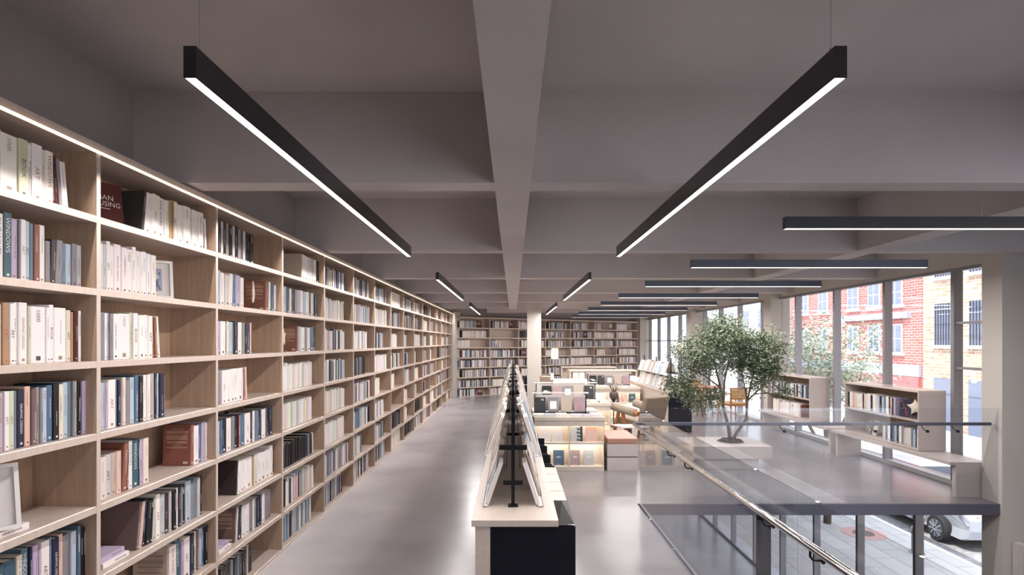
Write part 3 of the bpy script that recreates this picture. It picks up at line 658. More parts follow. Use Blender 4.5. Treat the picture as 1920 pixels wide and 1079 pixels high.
# ------------------------------------------------------------------ display tables
def display_table(x0, x1, y0, dep, cells, label, light=2.5, dbl=False, h=.775):
    e = empty('display_table', (x0, y0, 0), 0, label=label, category='display table', group='cream display tables'); w = x1-x0
    m = MB(); m.box(-.01, w+.01, -.01, dep+.01, h-.05, h, 'cream'); m.obj('table_top', e, bevel=.003)
    m = MB(); m.box(0, w, .012, .03, h-.13, h-.055, 'cream'); m.obj('fascia', e)
    m = MB(); m.box(0, w, 0, dep, 0, .065, 'cream'); m.obj('plinth', e)
    m = MB(); m.box(0, w, .20, .22, .065, h-.05, 'cream').box(0, w, .22, dep-.02, .1, h-.06, 'cream'); m.obj('back_panel', e)
    m = MB(); m.box(0, w, 0.0, .20, .385, .41, 'cream'); m.obj('shelf', e)
    for k in range(cells+1):
        x = k*w/cells; m = MB(); m.box(max(0, x-.008), min(w, x+.008), .006, .20, .065, h-.05, 'cream'); m.obj('divider', e)
    for zz in (h-.055, .383):
        m = MB(); m.box(.02, w-.02, .10, .115, zz-.008, zz-.001, 'strip'); m.obj('light_strip', e)
        area('shelf_light', e, (w/2, .105, zz-.011), w-.05, .012, light*(w), (1, .88, .74), rot=(math.radians(12), 0, 0))
    return e
def table_rack(x0, x1, y, zt, label, h=.335):
    e = empty('table_rack', (x0, y, zt), 0, label=label, category='display rack'); w = x1-x0
    for x in (0, w):
        m = MB(); m.box(x-.008, x+.008, -.008, .008, 0, h, 'black'); m.box(x-.03, x+.03, -.05, .12, 0, .006, 'black'); m.obj('post', e)
    m = MB(); m.box(-.04, w+.04, -.014, -.008, h-.04, h-.015, M['white']); m.obj('rail', e)
    m = MB(); m.box(0, w, .002, .008, .03, h-.06, M['stone']); m.obj('backboard', e)
    m = MB(); m.box(.0, w, -.10, -.0, .012, .018, 'black').box(0, w, -.102, -.098, .012, .028, 'black'); m.obj('ledge', e)
    return e
BK = [('k', 'cross'), ('ch', 'corner'), ('gy', 'window'), ('be', None), ('mv', 'market')]
HT = .775
def rack_covers(x0, y, zt, seq, tname, w=.165, h=.225, step=.205):
    for i, (c, st) in enumerate(seq):
        cover_book((x0+w/2+i*step, y-.075, zt+.019), 0, w, h, .014, c, st, .2, f"{CNAME[c]} book standing on the rack of the {tname} display table, {ORD[i]} from left", 'cover-out books on the table racks')
display_table(.31, 1.31, 8.06, 1.2, 2, 'nearest cream display table with lit shelves below', 2.2)
table_rack(.33, 1.113, 8.56, HT, 'black wire rack on the nearest display table')
rack_covers(.19+.14, 8.56, HT, BK[1:], 'nearest', step=.198)
# shelf covers of the nearest table
for (x, z, c, st, w, nm) in ((.46, .41, 'w', None, .175, 'white'), (.64, .41, 'w', 'sketch', .155, 'white sketched'), (.925, .41, 'lg', 'pattern', .175, 'grey patterned'), (1.14, .41, 'p', 'band', .17, 'pale peach'),
                         (.665, .065, 'b', 'title', .155, 'blue'), (.905, .065, 'mv', 'title', .14, 'mauve'), (1.10, .065, 'lg', 'title', .15, 'light grey'), (.46, .065, 'w', None, .16, 'plain white')):
    cover_book((x, 8.06+.085, z+.001), 0, w, .215, .014, c, st, .14, f"{nm} book facing out on the {'upper' if z > .3 else 'lower'} lit shelf of the nearest table", 'books facing out on the nearest table')
def flat(x, y, z, w, d, th, c, label, rz=0, group='books lying on the display tables'):
    m = MB(); col = pc(c, 3); m.box(-w/2, w/2, 0, d, 0, .002, 'book', col).box(-w/2, w/2, 0, d, th-.002, th, 'book', col).box(-w/2, -w/2+.002, 0, d, .002, th-.002, 'book', col)
    o = m.obj('display_book', loc=(x, y, z), rot=(0, 0, rz)); p = MB(); p.box(-w/2+.002, w/2-.003, .003, d-.003, .002, th-.002, 'pages'); p.obj('page_block', o)
    o['label'] = label; o['category'] = 'book'; o['group'] = group
for i, (x, c, th) in enumerate(((.36, 'w', .03), (.52, 'lb', .028), (.70, 'w', .035), (.92, 'lg', .022), (1.09, 'l', .02), (1.22, 'w', .032))):
    flat(x, 8.10, HT+.001, .16, .2, th, c, f"{CNAME[c]} book lying along the front of the nearest display table, {ORD[i]} from left", RK.uniform(-.06, .06))
flat(1.21, 8.32, HT+.001, .15, .2, .05, 'lb', 'thick pale blue book lying near the right corner of the nearest table'); flat(1.20, 8.33, HT+.053, .14, .19, .015, 'w', 'thin white booklet topping the pale blue book on the nearest table', .2)
for i in range(4): flat(.45+.2*i, 8.85, HT+.001, .17, .22, .03, RK.choice(['w', 'lb', 'lg']), f"pale book lying behind the nearest table rack, {ORD[i]} from left")
# side stack of the nearest table
m = MB(); m.box(1.325, 1.46, 8.92, 9.5, 0, .60, 'cream'); m.box(1.32, 1.47, 8.91, 9.51, .60, .635, 'cream'); m.obj('side_cabinet', label='low cream cabinet at the right end of the nearest table', category='cabinet')

display_table(.44, 1.72, 9.87, 1.3, 3, 'second cream display table behind the nearest one', 2)
table_rack(.44, 1.56, 10.68, HT, 'black wire rack on the second display table')
rack_covers(.55, 10.68, HT, [('k', 'cross'), ('mv', 'market'), ('gy', 'window'), ('be', None), ('ch', 'corner')], 'second', .18, .235, .20)
for i in range(7):
    c = RK.choice(['w', 'w', 'lb', 'lg', 'c']); flat(.56+.175*i, 9.93, HT+.001, .15, .2, RK.uniform(.02, .05), c, f"{CNAME[c]} book lying at the front of the second display table, {ORD[i]} from left", RK.uniform(-.1, .1))
display_table(1.88, 3.02, 13.3, 1.3, 3, 'third cream display table with lit shelves, beyond the armchair', 4)
table_rack(1.86, 2.9, 13.95, HT, 'black wire rack on the third display table')
rack_covers(1.90, 13.95, HT, BK, 'third', .17, .235, .205)
for i, (c, st) in enumerate((('w', None), ('w', 'sketch'), ('lg', 'pattern'), ('p', 'band'), ('te', 'title'))):
    cover_book((2.05+.2*i, 13.385, .411), 0, .16, .215, .014, c, st, .14, f"{CNAME[c]} book facing out on the upper shelf of the third table, {ORD[i]} from left", 'books facing out on the third table')
for i in range(6):
    c = RK.choice(['w', 'w', 'lb', 'lg', 'c']); flat(1.98+.175*i, 13.36, HT+.001, .15, .2, RK.uniform(.02, .05), c, f"{CNAME[c]} book lying at the front of the third display table, {ORD[i]} from left", RK.uniform(-.1, .1))
display_table(.95, 2.1, 15.3, 1.2, 3, 'fourth cream display table right of the round-edged column', 2)
for i in range(2): cover_book((1.78+.17*i, 15.9, HT+.001), 0, .15, .21, .014, 'w', 'sketch', .1, f"white book standing on the fourth display table, {ORD[i]} from left", 'books on the fourth table')
for i in range(5): flat(1.05+.17*i, 15.4, HT+.001, .15, .2, .02+.012*(i % 3), 'w', f"white book lying on the fourth display table, {ORD[i]} from left", group='books on the fourth table')
def goal(x0, x1, y, zt, label):
    e = empty('table_shelf', (x0, y, 0), 0, label=label, category='high table', group='high cream tables'); w = x1-x0
    m = MB(); m.box(0, w, 0, .7, zt-.04, zt, 'birch'); m.obj('table_top', e)
    for x in (0, w-.05):
        m = MB(); m.box(x, x+.05, .02, .68, 0, zt-.04, 'birch'); m.obj('side_panel', e)
    m = MB(); m.box(.05, w-.05, .3, .33, .1, zt-.04, 'cream'); m.obj('back_panel', e)
goal(1.7, 3.75, 16.9, 1.0, 'high pale table behind the third display table')
goal(1.65, 3.55, 19.2, 1.0, 'farthest high pale table before the end wall')
m = MB(); m.box(.68, .98, 13.7, 14.2, 0, 1.0, 'oakside'); [m.box(.68+.03*i, .683+.03*i, 13.697, 13.7, .02, .98, 'oak') for i in range(1, 10)]; m.obj('cabinet', label='brown slatted wooden cabinet beside the column', category='cabinet')
# small glowing table lamp and standing lamps
def floor_lamp(x, y, zb, zs_, r, hs, label, name='floor_lamp', cat='floor lamp', w=6):
    e = empty(name, (x, y, zb), 0, label=label, category=cat)
    m = MB(); m.lathe([(.0, 0), (.12, 0), (.12, .012), (.01, .02)], 'black', 20); m.obj('base', e)
    m = MB(); m.tube([(0, 0, .01), (0, 0, zs_+hs*.5)], .008, 'black', 8); m.obj('pole', e)
    m = MB(); n = 24
    for z0, z1, in ((zs_, zs_+hs),): m.lathe([(r, z0), (r*.92, z1), (r*.9, z1), (r*.98, z0)], 'shade', n)
    m.f = m.f[:-2]; m.m = m.m[:-2]; m.c = m.c[:-2]; m.obj('lamp_shade', e, smooth=True)
    l = bpy.data.lights.new('bulb', 'POINT'); l.energy = w; l.color = (1, .82, .6); l.shadow_soft_size = .05; o = bpy.data.objects.new('bulb', l); COL.objects.link(o); o.parent = e; o.location = (0, 0, zs_-.03); return e
floor_lamp(1.28, 17.2, 0, 1.33, .115, .33, 'lit floor lamp with pale shade before the end wall bookcases')
floor_lamp(4.9, 16.3, 0, 1.45, .15, .38, 'lit floor lamp with cream shade left of the indoor tree')
floor_lamp(.90, 12.9, .001, .98, .04, .16, 'small glowing lamp behind the second display table rack', 'table_lamp', 'lamp', 2)

# ------------------------------------------------------------------ lounge corner
e = empty('bench', (1.36, 8.08, 0), 0, label='cream block bench with tan leather seat cushion right of the nearest table', category='bench')
m = MB(); m.box(0, .44, 0, .80, .0, .19, 'taupe_lam').box(0, .44, .015, .80, .19, .205, 'black').box(0, .44, 0, .80, .205, .385, 'taupe_lam'); m.obj('bench_base', e)
m = MB(); m.box(.0, .44, 0, .78, .386, .465, 'leather'); m.obj('cushion', e, bevel=.012)
e = empty('coffee_table', (1.97, 9.45, 0), 0, label='low blush-topped coffee table behind the cream bench', category='coffee table')
m = MB(); m.prism([(-.30, .14), (.3, .14), (.28, -.2), (-.15, -.2)], 'z', .43, .45, 'blushtop'); m.obj('table_top', e)
for x, y in ((-.08, -.1), (0.02, .05), (.2, -.1)):
    m = MB(); m.tube([(x*.8, y*.8, .43), (x, y, 0)], [.03, .02], M['clay'], 10); m.obj('leg', e)
m = MB(); m.prism([(-.11, 0), (.11, 0), (.10, .16), (-.12, .16)], 'z', 0, .01, 'book', srgb(235, 232, 230)).box(-.07, .06, .03, .12, .01, .0115, 'print', srgb(60, 66, 70)); m.obj('magazine', loc=(2.16, 9.32, .451), label='magazine lying on the blush coffee table', category='magazine')
e = empty('armchair', (2.34, 10.42, 0), math.radians(-56), label='taupe upholstered armchair with splayed oak legs and round arms', category='armchair')
# chair faces local -x
m = MB(); m.T = Matrix.Translation((.30, 0, .40)) @ Matrix.Rotation(math.radians(16), 4, 'Y'); m.box(-.055, .055, -.30, .30, -.02, .50, 'fabric'); m.obj('backrest', e, bevel=.025)
m = MB(); m.T = Matrix.Rotation(math.radians(5), 4, 'Y'); m.box(-.36, .27, -.27, .27, .30, .44, 'palefabric'); m.obj('seat', e, bevel=.03)
for s in (-1, 1):
    m = MB(); m.tube([(-.42, s*.33, .66), (.0, s*.33, .61), (.22, s*.33, .585)], .075, 'palefabric', 16); m.obj('armrest', e, smooth=True)
    m = MB(); m.tube([(.22, s*.33, .585), (.30, s*.33, .57)], .045, 'warmwood', 10).obj('arm_bracket', e)
    m = MB(); m.bar((-.18, s*.33, .60), (-.34, s*.35, 0), .05, .04, 'warmwood', (0, 1, 0)); m.obj('leg', e)
    m = MB(); m.bar((-.10, s*.33, .60), (.08, s*.35, 0), .05, .04, 'warmwood', (0, 1, 0)); m.obj('leg', e)
e = empty('plant_stand', (2.21, 12.3, 0), 0, label='slim black pedestal with a flared foot left of the armchair', category='pedestal')
m = MB(); m.lathe([(0, 0), (.13, 0), (.12, .012), (.02, .03), (.012, .06), (.012, .5), (.03, .56), (.05, .6)], 'black', 16); m.obj('pedestal', e, smooth=True)
e = empty('vase', (2.21, 12.3, .601), 0, label='round brown vase of dry grass on a black pedestal', category='vase')
m = MB(); m.lathe([(0, 0), (.05, 0), (.085, .03), (.10, .09), (.095, .14), (.075, .165), (.07, .16), (.09, .12)], 'clay', 20); m.obj('vase_body', e, smooth=True)
m = MB(); R2 = random.Random(2)
for i in range(26):
    a = R2.uniform(0, 2*PI); r = R2.uniform(.03, .15); hh = R2.uniform(.24, .38); m.tube([(0, 0, .12), (r*.4*math.cos(a), r*.4*math.sin(a), .2), (r*math.cos(a), r*math.sin(a), hh)], [.006, .006, .004], 'rattan' if i % 2 else 'bark', 4)
m.obj('dry_grass', e)

# cafe chairs and table under the windows
def cafe_chair():
    e = empty('rattan_armchair')
    for x, y in ((-.25, -.24), (.25, -.24), (-.22, .25), (.22, .25)):
        m = MB(); m.tube([(x, y, 0), (x*.88, y*.85, .42), (x*.95, y*.88, .65 if y < 0 else .78)], [.014, .02, .014], 'warmwood', 8); m.obj('leg', e)
    m = MB(); m.box(-.24, .24, -.23, .22, .42, .455, 'rattan'); m.obj('seat', e, bevel=.008)
    m = MB(); m.box(-.235, .235, -.225, .225, .385, .42, 'warmwood'); m.obj('seat_frame', e)
    m = MB(); m.box(-.21, .21, .20, .215, .56, .76, 'rattan'); m.obj('back_weave', e)
    m = MB(); m.bar((-.23, .215, .785), (.23, .215, .785), .03, .035, 'warmwood').bar((-.22, .215, .55), (.22, .215, .55), .025, .03, 'warmwood'); m.obj('back_frame', e)
    for s in (-1, 1):
        m = MB(); m.bar((s*.24, -.24, .655), (s*.225, .24, .67), .045, .025, 'warmwood'); m.obj('armrest', e)
    return e
CC = [(5.12, 13.05, -2.9, 'rattan armchair nearest behind the indoor tree trunk'), (4.35, 13.9, 1.9, 'rattan armchair left of the indoor tree, beyond its branches'), (5.05, 15.2, .3, 'rattan armchair at the far side of the wooden table')]
ch0 = cafe_chair()
for i, (x, y, r, lab) in enumerate(CC):
    e = ch0 if i == 0 else copy_tree(ch0)
    e.location = (x, y, 0); e.rotation_euler = (0, 0, r); e['label'] = lab; e['category'] = 'chair'; e['group'] = 'rattan armchairs by the window'
e = empty('cafe_table', (4.95, 14.15, 0), 0, label='round wooden table among the rattan armchairs', category='table')
m = MB(); m.lathe([(0, .70), (.38, .70), (.40, .715), (.40, .73), (0, .73)], 'warmwood', 28); m.obj('table_top', e)
for a in range(4):
    m = MB(); m.tube([(.12*math.cos(a*PI/2), .12*math.sin(a*PI/2), .70), (.30*math.cos(a*PI/2), .30*math.sin(a*PI/2), 0)], [.022, .014], 'warmwood', 8); m.obj('leg', e)

# ------------------------------------------------------------------ planter and trees
e = empty('planter_bench', (0, 0, 0), 0, label='low cream planter block holding the indoor tree', category='planter')
m = MB(); m.box(2.62, 3.78, 8.16, 8.98, .15, .335, 'taupe_lam'); m.obj('planter_top', e, bevel=.004)
m = MB(); m.box(2.66, 3.60, 8.2, 8.9, 0, .149, 'taupe_lam'); m.obj('planter_base', e)
m = MB(); n = 28; RR = random.Random(1)
prof = [(.0, .03), (.10, .028), (.16, .018), (.20, .0), (.2, -.004)]
m.lathe([(r, z) for r, z in prof][::-1], 'soil', n, (3.33, 8.58, .338), (1.0, .9))
for i in range(120):
    a = RR.uniform(0, 2*PI); r = .16*math.sqrt(RR.random()); s = RR.uniform(.008, .02); m.lathe([(0, -s), (s, 0), (0, s)], 'soil', 5, (3.33+r*math.cos(a), 8.58+r*.9*math.sin(a), .362))
m.obj('soil_bed', e)
def leafy_tree(name, label, base, stems, blobs, nleaf, leaf, mleaf, rs, cat='tree', group=None, twigs=70):
    R_ = random.Random(rs); e = empty(name, base, 0, label=label, category=cat)
    if group: e['group'] = group
    m = MB(); nodes_ = []
    for pts, rad in stems:
        m.tube(pts, rad, 'bark', 8)
        for i in range(len(pts)-1):
            for t in (0, .5): nodes_.append((Vector(pts[i]).lerp(Vector(pts[i+1]), t), rad[i]))
        nodes_.append((Vector(pts[-1]), rad[-1]))
    clusters = []
    for c, r, k in blobs:
        for _ in range(k):
            while True:
                v = Vector((R_.uniform(-1, 1), R_.uniform(-1, 1), R_.uniform(-1, 1)))
                if v.length < 1: break
            clusters.append(Vector(c)+Vector((v.x*r[0], v.y*r[1], v.z*r[2])))
    R_.shuffle(clusters)
    for i, c in enumerate(clusters):
        if i % max(1, len(clusters)//twigs): continue
        cand = [n for n in nodes_ if n[0].z < c.z+.05] or nodes_
        p, r = min(cand, key=lambda n: (n[0]-c).length+.3*abs(n[0].z-c.z))
        mid = p.lerp(c, .5)+Vector((R_.uniform(-1, 1), R_.uniform(-1, 1), R_.uniform(-.3, 1)))*(c-p).length*.12
        rr = min(r*.6, .012*leaf/.04)
        m.tube([p, mid, c], [rr, rr*.6, rr*.25], 'bark', 5); nodes_.append((mid, rr*.7)); nodes_.append((c, rr*.4))
    m.obj('trunk', e, smooth=True)
    m = MB(); per = max(1, nleaf//len(clusters)); sp = leaf*3.2
    for c in clusters:
        for _ in range(per):
            o = c+Vector((R_.gauss(0, 1), R_.gauss(0, 1), R_.gauss(0, .8)))*sp*.55
            d = Vector((R_.uniform(-1, 1), R_.uniform(-1, 1), R_.uniform(-.8, .5))).normalized(); L = leaf*R_.uniform(.7, 1.25)
            s = d.cross(Vector((R_.uniform(-1, 1), R_.uniform(-1, 1), 1))).normalized()*L*.24; nrm = d.cross(s).normalized()*L*.06
            m.add([o, o+d*L*.45+s-nrm, o+d*L, o+d*L*.45-s-nrm], [(0, 1, 2), (0, 2, 3)], mleaf)
    m.obj('foliage', e); return e
leafy_tree('indoor_tree', 'leafy multi-stemmed tree growing from the low cream planter', (3.33, 8.58, .355),
    [([(0, 0, -.02), (-.03, .0, .2), (-.10, .02, .5), (-.15, .0, .8), (-.22, .05, 1.15), (-.38, .0, 1.5)], [.032, .026, .022, .018, .012, .007]),
     ([(.02, 0, -.02), (.10, .0, .12), (.25, .02, .32), (.26, 0, .6), (.32, -.03, .95), (.45, 0, 1.35)], [.03, .025, .022, .017, .012, .007]),
     ([(-.10, .02, .5), (-.08, .03, .9), (-.02, -.03, 1.3), (.02, 0, 1.7)], [.018, .014, .01, .005]),
     ([(-.15, 0, .8), (-.4, .03, 1.0), (-.65, 0, 1.1)], [.013, .009, .005]),
     ([(.26, 0, .6), (.5, .03, .82), (.72, 0, 1.0)], [.014, .009, .005]),
     ([(.26, 0, .6), (.16, -.05, 1.0), (.2, 0, 1.4)], [.013, .009, .005])],
    [((-.05, 0, 1.62), (.34, .34, .24), 62), ((-.48, 0, 1.28), (.34, .34, .30), 52), ((.42, 0, 1.35), (.40, .34, .30), 66), ((.62, 0, 1.05), (.16, .25, .16), 14), ((-.72, 0, .82), (.20, .2, .16), 22),
     ((-.42, -.05, .62), (.25, .2, .14), 16), ((.33, 0, .93), (.18, .2, .15), 12), ((.80, 0, .76), (.06, .1, .06), 5), ((.05, 0, 1.15), (.3, .3, .15), 14)], 17000, .05, 'leaf', 4, twigs=150)
# ------------------------------------------------------------------ glass balustrades
def balustrade(pts, label, rail_mat, side, joints):
    """along y when x fixed, else along x"""
    pass
e = empty('glass_balustrade', (1.458, 0, 0), 0, label='glass balustrade with polished steel handrail running along the left edge of the void', category='balustrade')
js = [6.44, 4.78, 2.87, .96, -1.0]
for a, c in zip(js[1:], js):
    m = MB(); m.box(-.006, .006, a+.004, c-.004, -.02, 1.098, 'railglass'); m.obj('glass_panel', e)
m = MB(); m.tube([(-.068, 6.44, .908), (-.068, -1, .908)], .021, 'steel', 16); m.obj('handrail', e, smooth=True)
for a, c in zip(js[1:], js):
    for y in (a+.25, c-.25):
        m = MB(); m.tube([(-.068, y, .892), (-.068, y, .86), (-.055, y, .842), (-.03, y, .84), (-.007, y, .84)], .006, 'black', 8); m.tube([(-.012, y, .84), (-.006, y, .84)], .018, 'black', 12); m.obj('bracket', e)
m = MB(); m.box(-.012, .012, -1, 6.44, .0, .008, 'aluminium'); m.obj('floor_channel', e)
e = empty('glass_balustrade', (0, 6.452, 0), 0, label='glass balustrade with dark handrail running across the far edge of the void', category='balustrade')
js = [1.47, 3.58, 5.585]
for a, c in zip(js, js[1:]):
    m = MB(); m.box(a+.004, c-.004, -.006, .006, -.0, 1.098, 'railglass'); m.obj('glass_panel', e)
m = MB(); m.box(1.40, 5.56, .05, .078, .888, .925, M['slabedge']); m.obj('handrail', e, bevel=.006)
for x in (2.0, 3.1, 4.15, 4.75, 5.1):
    m = MB(); m.tube([(x, .062, .89), (x+.01, .06, .86), (x+.025, .04, .835), (x+.025, .006, .835)], .005, 'black', 8); m.tube([(x+.025, -.008, .83), (x+.025, .008, .83)], .017, 'black', 12); m.obj('bracket', e)

# ------------------------------------------------------------------ low bookcases on benches by the windows
def window_case(y0, y1, label):
    e = empty('low_bookcase', (5.33, y0, 0), 0, label=label, category='bookcase', group='low bookcases under the windows'); L = y1-y0; zb, zt = .425, 1.192; d = .36
    m = MB(); m.box(0, d, 0, .02, zb, zt, 'taupe_lam'); m.obj('side_panel', e)
    m = MB(); m.box(0, d, L-.02, L, zb, zt, 'taupe_lam'); m.obj('side_panel', e)
    m = MB(); m.box(-.004, d, .0, L, zt-.0, zt+.025, 'birch'); m.obj('top_board', e)
    m = MB(); m.box(0, d, .02, L-.02, .80, .825, 'oak'); m.obj('shelf', e)
    m = MB(); m.box(0, d, .02, L-.02, zb, zb+.025, 'oak'); m.obj('base_board', e)
    m = MB(); m.box(d-.015, d, .02, L-.02, zb+.025, zt, 'oakside'); m.obj('back_panel', e)
    return e
def window_bench(y0, y1, label):
    e = empty('window_bench', (5.22, y0, 0), 0, label=label, category='bench', group='low benches under the windows'); L = y1-y0
    m = MB(); m.box(0, .47, 0, L, .385, .42, 'taupe_lam'); m.obj('bench_top', e)
    for a in (0.0, L-.08):
        m = MB(); m.box(.08, .46, a, a+.06, 0, .385, 'taupe_lam'); m.obj('support_block', e)
window_case(7.36, 9.0, 'low bookcase under the windows with a starfish, nearest to the void')
window_bench(6.70, 9.22, 'low window bench carrying the bookcase nearest the void')
window_case(10.06, 11.75, 'low bookcase under the windows, right behind the indoor tree')
window_bench(9.35, 11.9, 'low window bench carrying the bookcase behind the tree')
def wrow(zz, ystart, seq, rown):
    y = ystart
    for i, (px, c, *r) in enumerate(seq):
        y2 = 5.37*F/(px-962); th = max(.009, y-y2-.0015); h = .24+RB.uniform(-.015, .015)
        if r and r[0] == '_': y = y2; continue
        lab = f"{thick(th)} {CNAME[c]} book, {ORD[i]} along on the {rown} shelf of the near window bookcase"
        book((5.37, y, zz), PI, th, h, .2, c, None, 0, lab, 'books in the near window bookcase'); y = y2
wrow(.826, 5.37*F/(1586-962), [(1589, 'p'), (1593, 'k'), (1598, 'w'), (1603, 'p'), (1608, 'c'), (1613, 'w'), (1617, 'w'), (1620, 'm'), (1626, 'c'), (1632, 'w'), (1636, 'k'), (1641, 'w'), (1645, 'c'), (1649, 'lb'), (1653, 'k'), (1657, 'lb'), (1661, 's'), (1666, 'w'), (1669, 'k'), (1672, 'p'), (1675, 'k'), (1679, 'l')], 'upper')
wrow(.451, 5.37*F/(1655-962), [(1660, 'c'), (1664, 'b'), (1669, 'w'), (1673, 'n'), (1677, 's'), (1681, 'lb'), (1685, 'n'), (1690, 'w'), (1694, 'gy'), (1698, 'lg'), (1703, 'c'), (1708, 'c'), (1712, 's'), (1716, 'lb'), (1719, 'k'), (1722, 'w')], 'lower')
cover_book((5.40, 7.72, .826), -PI/2+.25, .17, .235, .02, 'n', 'market', .1, 'dark book with orange letters facing out beside the starfish', name='display_book')
starfish((5.41, 7.52, .826), -PI/2+.5, .25, 'pale starfish at the near end of the window bookcase')
for i, (c, y) in enumerate((('tp', 8.62), ('lg', 8.46))):
    cover_book((5.44, y, .451), -PI/2-.3, .16, .225, .018, c, 'title', .22, f"{CNAME[c]} book propped facing out in the lower shelf of the near window bookcase", 'books facing out in the near window bookcase')
for r, zz in ((0, .826), (1, .451)):
    T = Matrix.Translation((5.37, 11.72, zz)) @ Matrix.Rotation(PI, 4, 'Z'); fill(T, 1.64, .29, 'mix' if r == 0 else 'white', .97 if r == 0 else .8)
ST.obj('books', label='rows of books filling the distant shelves and racks', category='books', kind='stuff')

# ------------------------------------------------------------------ the street outside
b = MB(); b.box(6.1, 10.85, -30, 150, GL-.3, GL-.02, 'paving'); struct(b, 'pavement_near')
b = MB(); b.box(10.85, 11.0, -30, 150, GL-.3, GL-.015, 'stone'); struct(b, 'kerb_near')
b = MB(); b.box(11.0, 21.5, -30, 150, GL-.4, GL-.12, 'cobble'); struct(b, 'road')
b = MB(); b.box(21.5, 26.2, -30, 150, GL-.3, GL-.0, 'paving'); struct(b, 'pavement_far')
XF = 25.8
def facade_window(e, yc, z0, z1, w, style):
    m = MB(); x = XF
    if style == 'sash':
        m.box(x-.10, x-.02, yc-w/2, yc+w/2, z0, z1, 'white'); m.box(x-.16, x+.02, yc-w/2-.15, yc+w/2+.15, z0-.18, z0, 'stone'); f = m.obj('window', e)
        m = MB(); nn = 2; hh = (z1-z0-.16)/2
        for r in range(2):
            for c in range(2): ww = (w-.24)/2; ya = yc-w/2+.08+c*(ww+.08); za = z0+.05+r*(hh+.06); m.box(x-.112, x-.10, ya, ya+ww, za, za+hh, 'darkglass')
        m.obj('pane', f)
    else:
        m.box(x-.06, x-.02, yc-w/2, yc+w/2, z0, z1, 'darkglass'); m.box(x-.16, x+.02, yc-w/2-.15, yc+w/2+.15, z0-.2, z0, 'stone'); f = m.obj('window', e)
        m = MB()
        for i in range(7): yy = yc-w/2+(i+.5)*w/7; m.box(x-.10, x-.07, yy-.025, yy+.025, z0, z1, 'ironbar')
        for k in range(3): zz = z0+(k+.5)*(z1-z0)/3; m.box(x-.09, x-.07, yc-w/2, yc+w/2, zz-.02, zz+.02, 'ironbar')
        m.obj('bars', f)
e = empty('brick_building', (0, 0, 0), 0, label='red brick building with white sash windows across the street', category='building')
m = MB(); m.box(XF, XF+8, 35.3, 52, GL, 14, 'redbrick'); m.obj('wall', e)
m = MB(); m.box(XF-.15, XF, 35.4, 51.8, CH-2.25, CH-1.5, 'greyblue'); m.obj('cornice_band', e)
m = MB(); m.box(XF-.2, XF, 35.4, 51.8, CH-3.3, CH-2.28, 'redband'); m.obj('shop_fascia', e)
m = MB(); m.box(XF-.1, XF, 35.4, 51.8, GL, CH-3.32, 'stone'); m.obj('shop_front', e)
m = MB(); m.box(XF-.3, XF, 36.3, 43.8, CH+1.55, CH+1.95, 'greyblue'); m.obj('ledge', e)
for yc in (37.7, 39.95, 42.4, 46.5, 49.5):
    for z0, z1 in ((CH-.75, CH+1.15), (CH+2.45, CH+4.2), (CH+6, CH+7.8)): facade_window(e, yc, z0, z1, 1.35, 'sash')
for yc in (36.6, 39, 42, 45): 
    m = MB(); m.box(XF-.14, XF-.09, yc-.45, yc+.45, GL+.05, GL+1.9, 'darkglass'); m.obj('shop_window', e)
e = empty('brick_building', (0, 0, 0), 0, label='tan brick building with barred windows beside the near column', category='building')
m = MB(); m.box(XF, XF+8, -20, 35.25, GL, 14, 'tanbrick'); m.obj('wall', e)
for yc in (33.5, 30.9, 28.3, 25.7, 23.1):
    for z0, z1 in ((CH-.22, CH+2.3), (CH+3.9, CH+6.3)): facade_window(e, yc, z0, z1, 1.45, 'bars')
    m = MB(); m.box(XF-.08, XF-.02, yc-.75, yc+.75, GL, CH-2.2, M['doorpaint']); f = m.obj('door', e)
    m = MB(); m.box(XF-.11, XF-.08, yc-.7, yc+.7, CH-3.1, CH-2.25, 'darkglass'); m.obj('door_light', f)
e = empty('distant_building', (0, 0, 0), 0, label='pale building far along the street beyond the red brick one', category='building')
m = MB(); m.box(XF-1, XF+8, 53, 100, GL, 10, 'stone'); m.obj('wall', e)
for y in range(55, 98, 4):
    for z in (0, 3.2, 6.4): m = MB(); m.box(XF-1.05, XF-1, y, y+1.6, z, z+1.9, 'darkglass'); m.obj('window', e)
def street_tree(i, x, y, s, lab):
    leafy_tree('street_tree', lab, (x, y, GL-.02),
      [([(0, 0, 0), (.05, 0, 1.6*s), (0, .1, 2.8*s), (.1, 0, 4.4*s)], [.11, .09, .07, .03]), ([(.05, 0, 1.6*s), (-.6*s, .2, 3*s), (-1.0*s, .1, 4*s)], [.06, .04, .02]), ([(.05, 0, 2.0*s), (.6*s, -.2, 3.2*s), (1.0*s, .1, 4.1*s)], [.06, .04, .02])],
      [((0, 0, 4.7*s), (1.2*s, 1.2*s, 1.0*s), 60), ((-.7*s, 0, 3.7*s), (.9*s, .9*s, .7*s), 40), ((.8*s, 0, 3.6*s), (.9*s, .9*s, .7*s), 40)], 7000, .12, 'leafout', 20+i, group='street trees outside the windows', twigs=60)
street_tree(0, 9.2, 16.4, 1.1, 'pale street tree outside, between the first and second window columns')
street_tree(1, 9.3, 26.5, 1.25, 'pale street tree outside behind the indoor tree crown')
street_tree(2, 22.8, 44.5, 1.15, 'street tree on the far pavement by the red brick building')
street_tree(3, 9.2, 38, 1.4, 'farthest street tree along the near pavement')
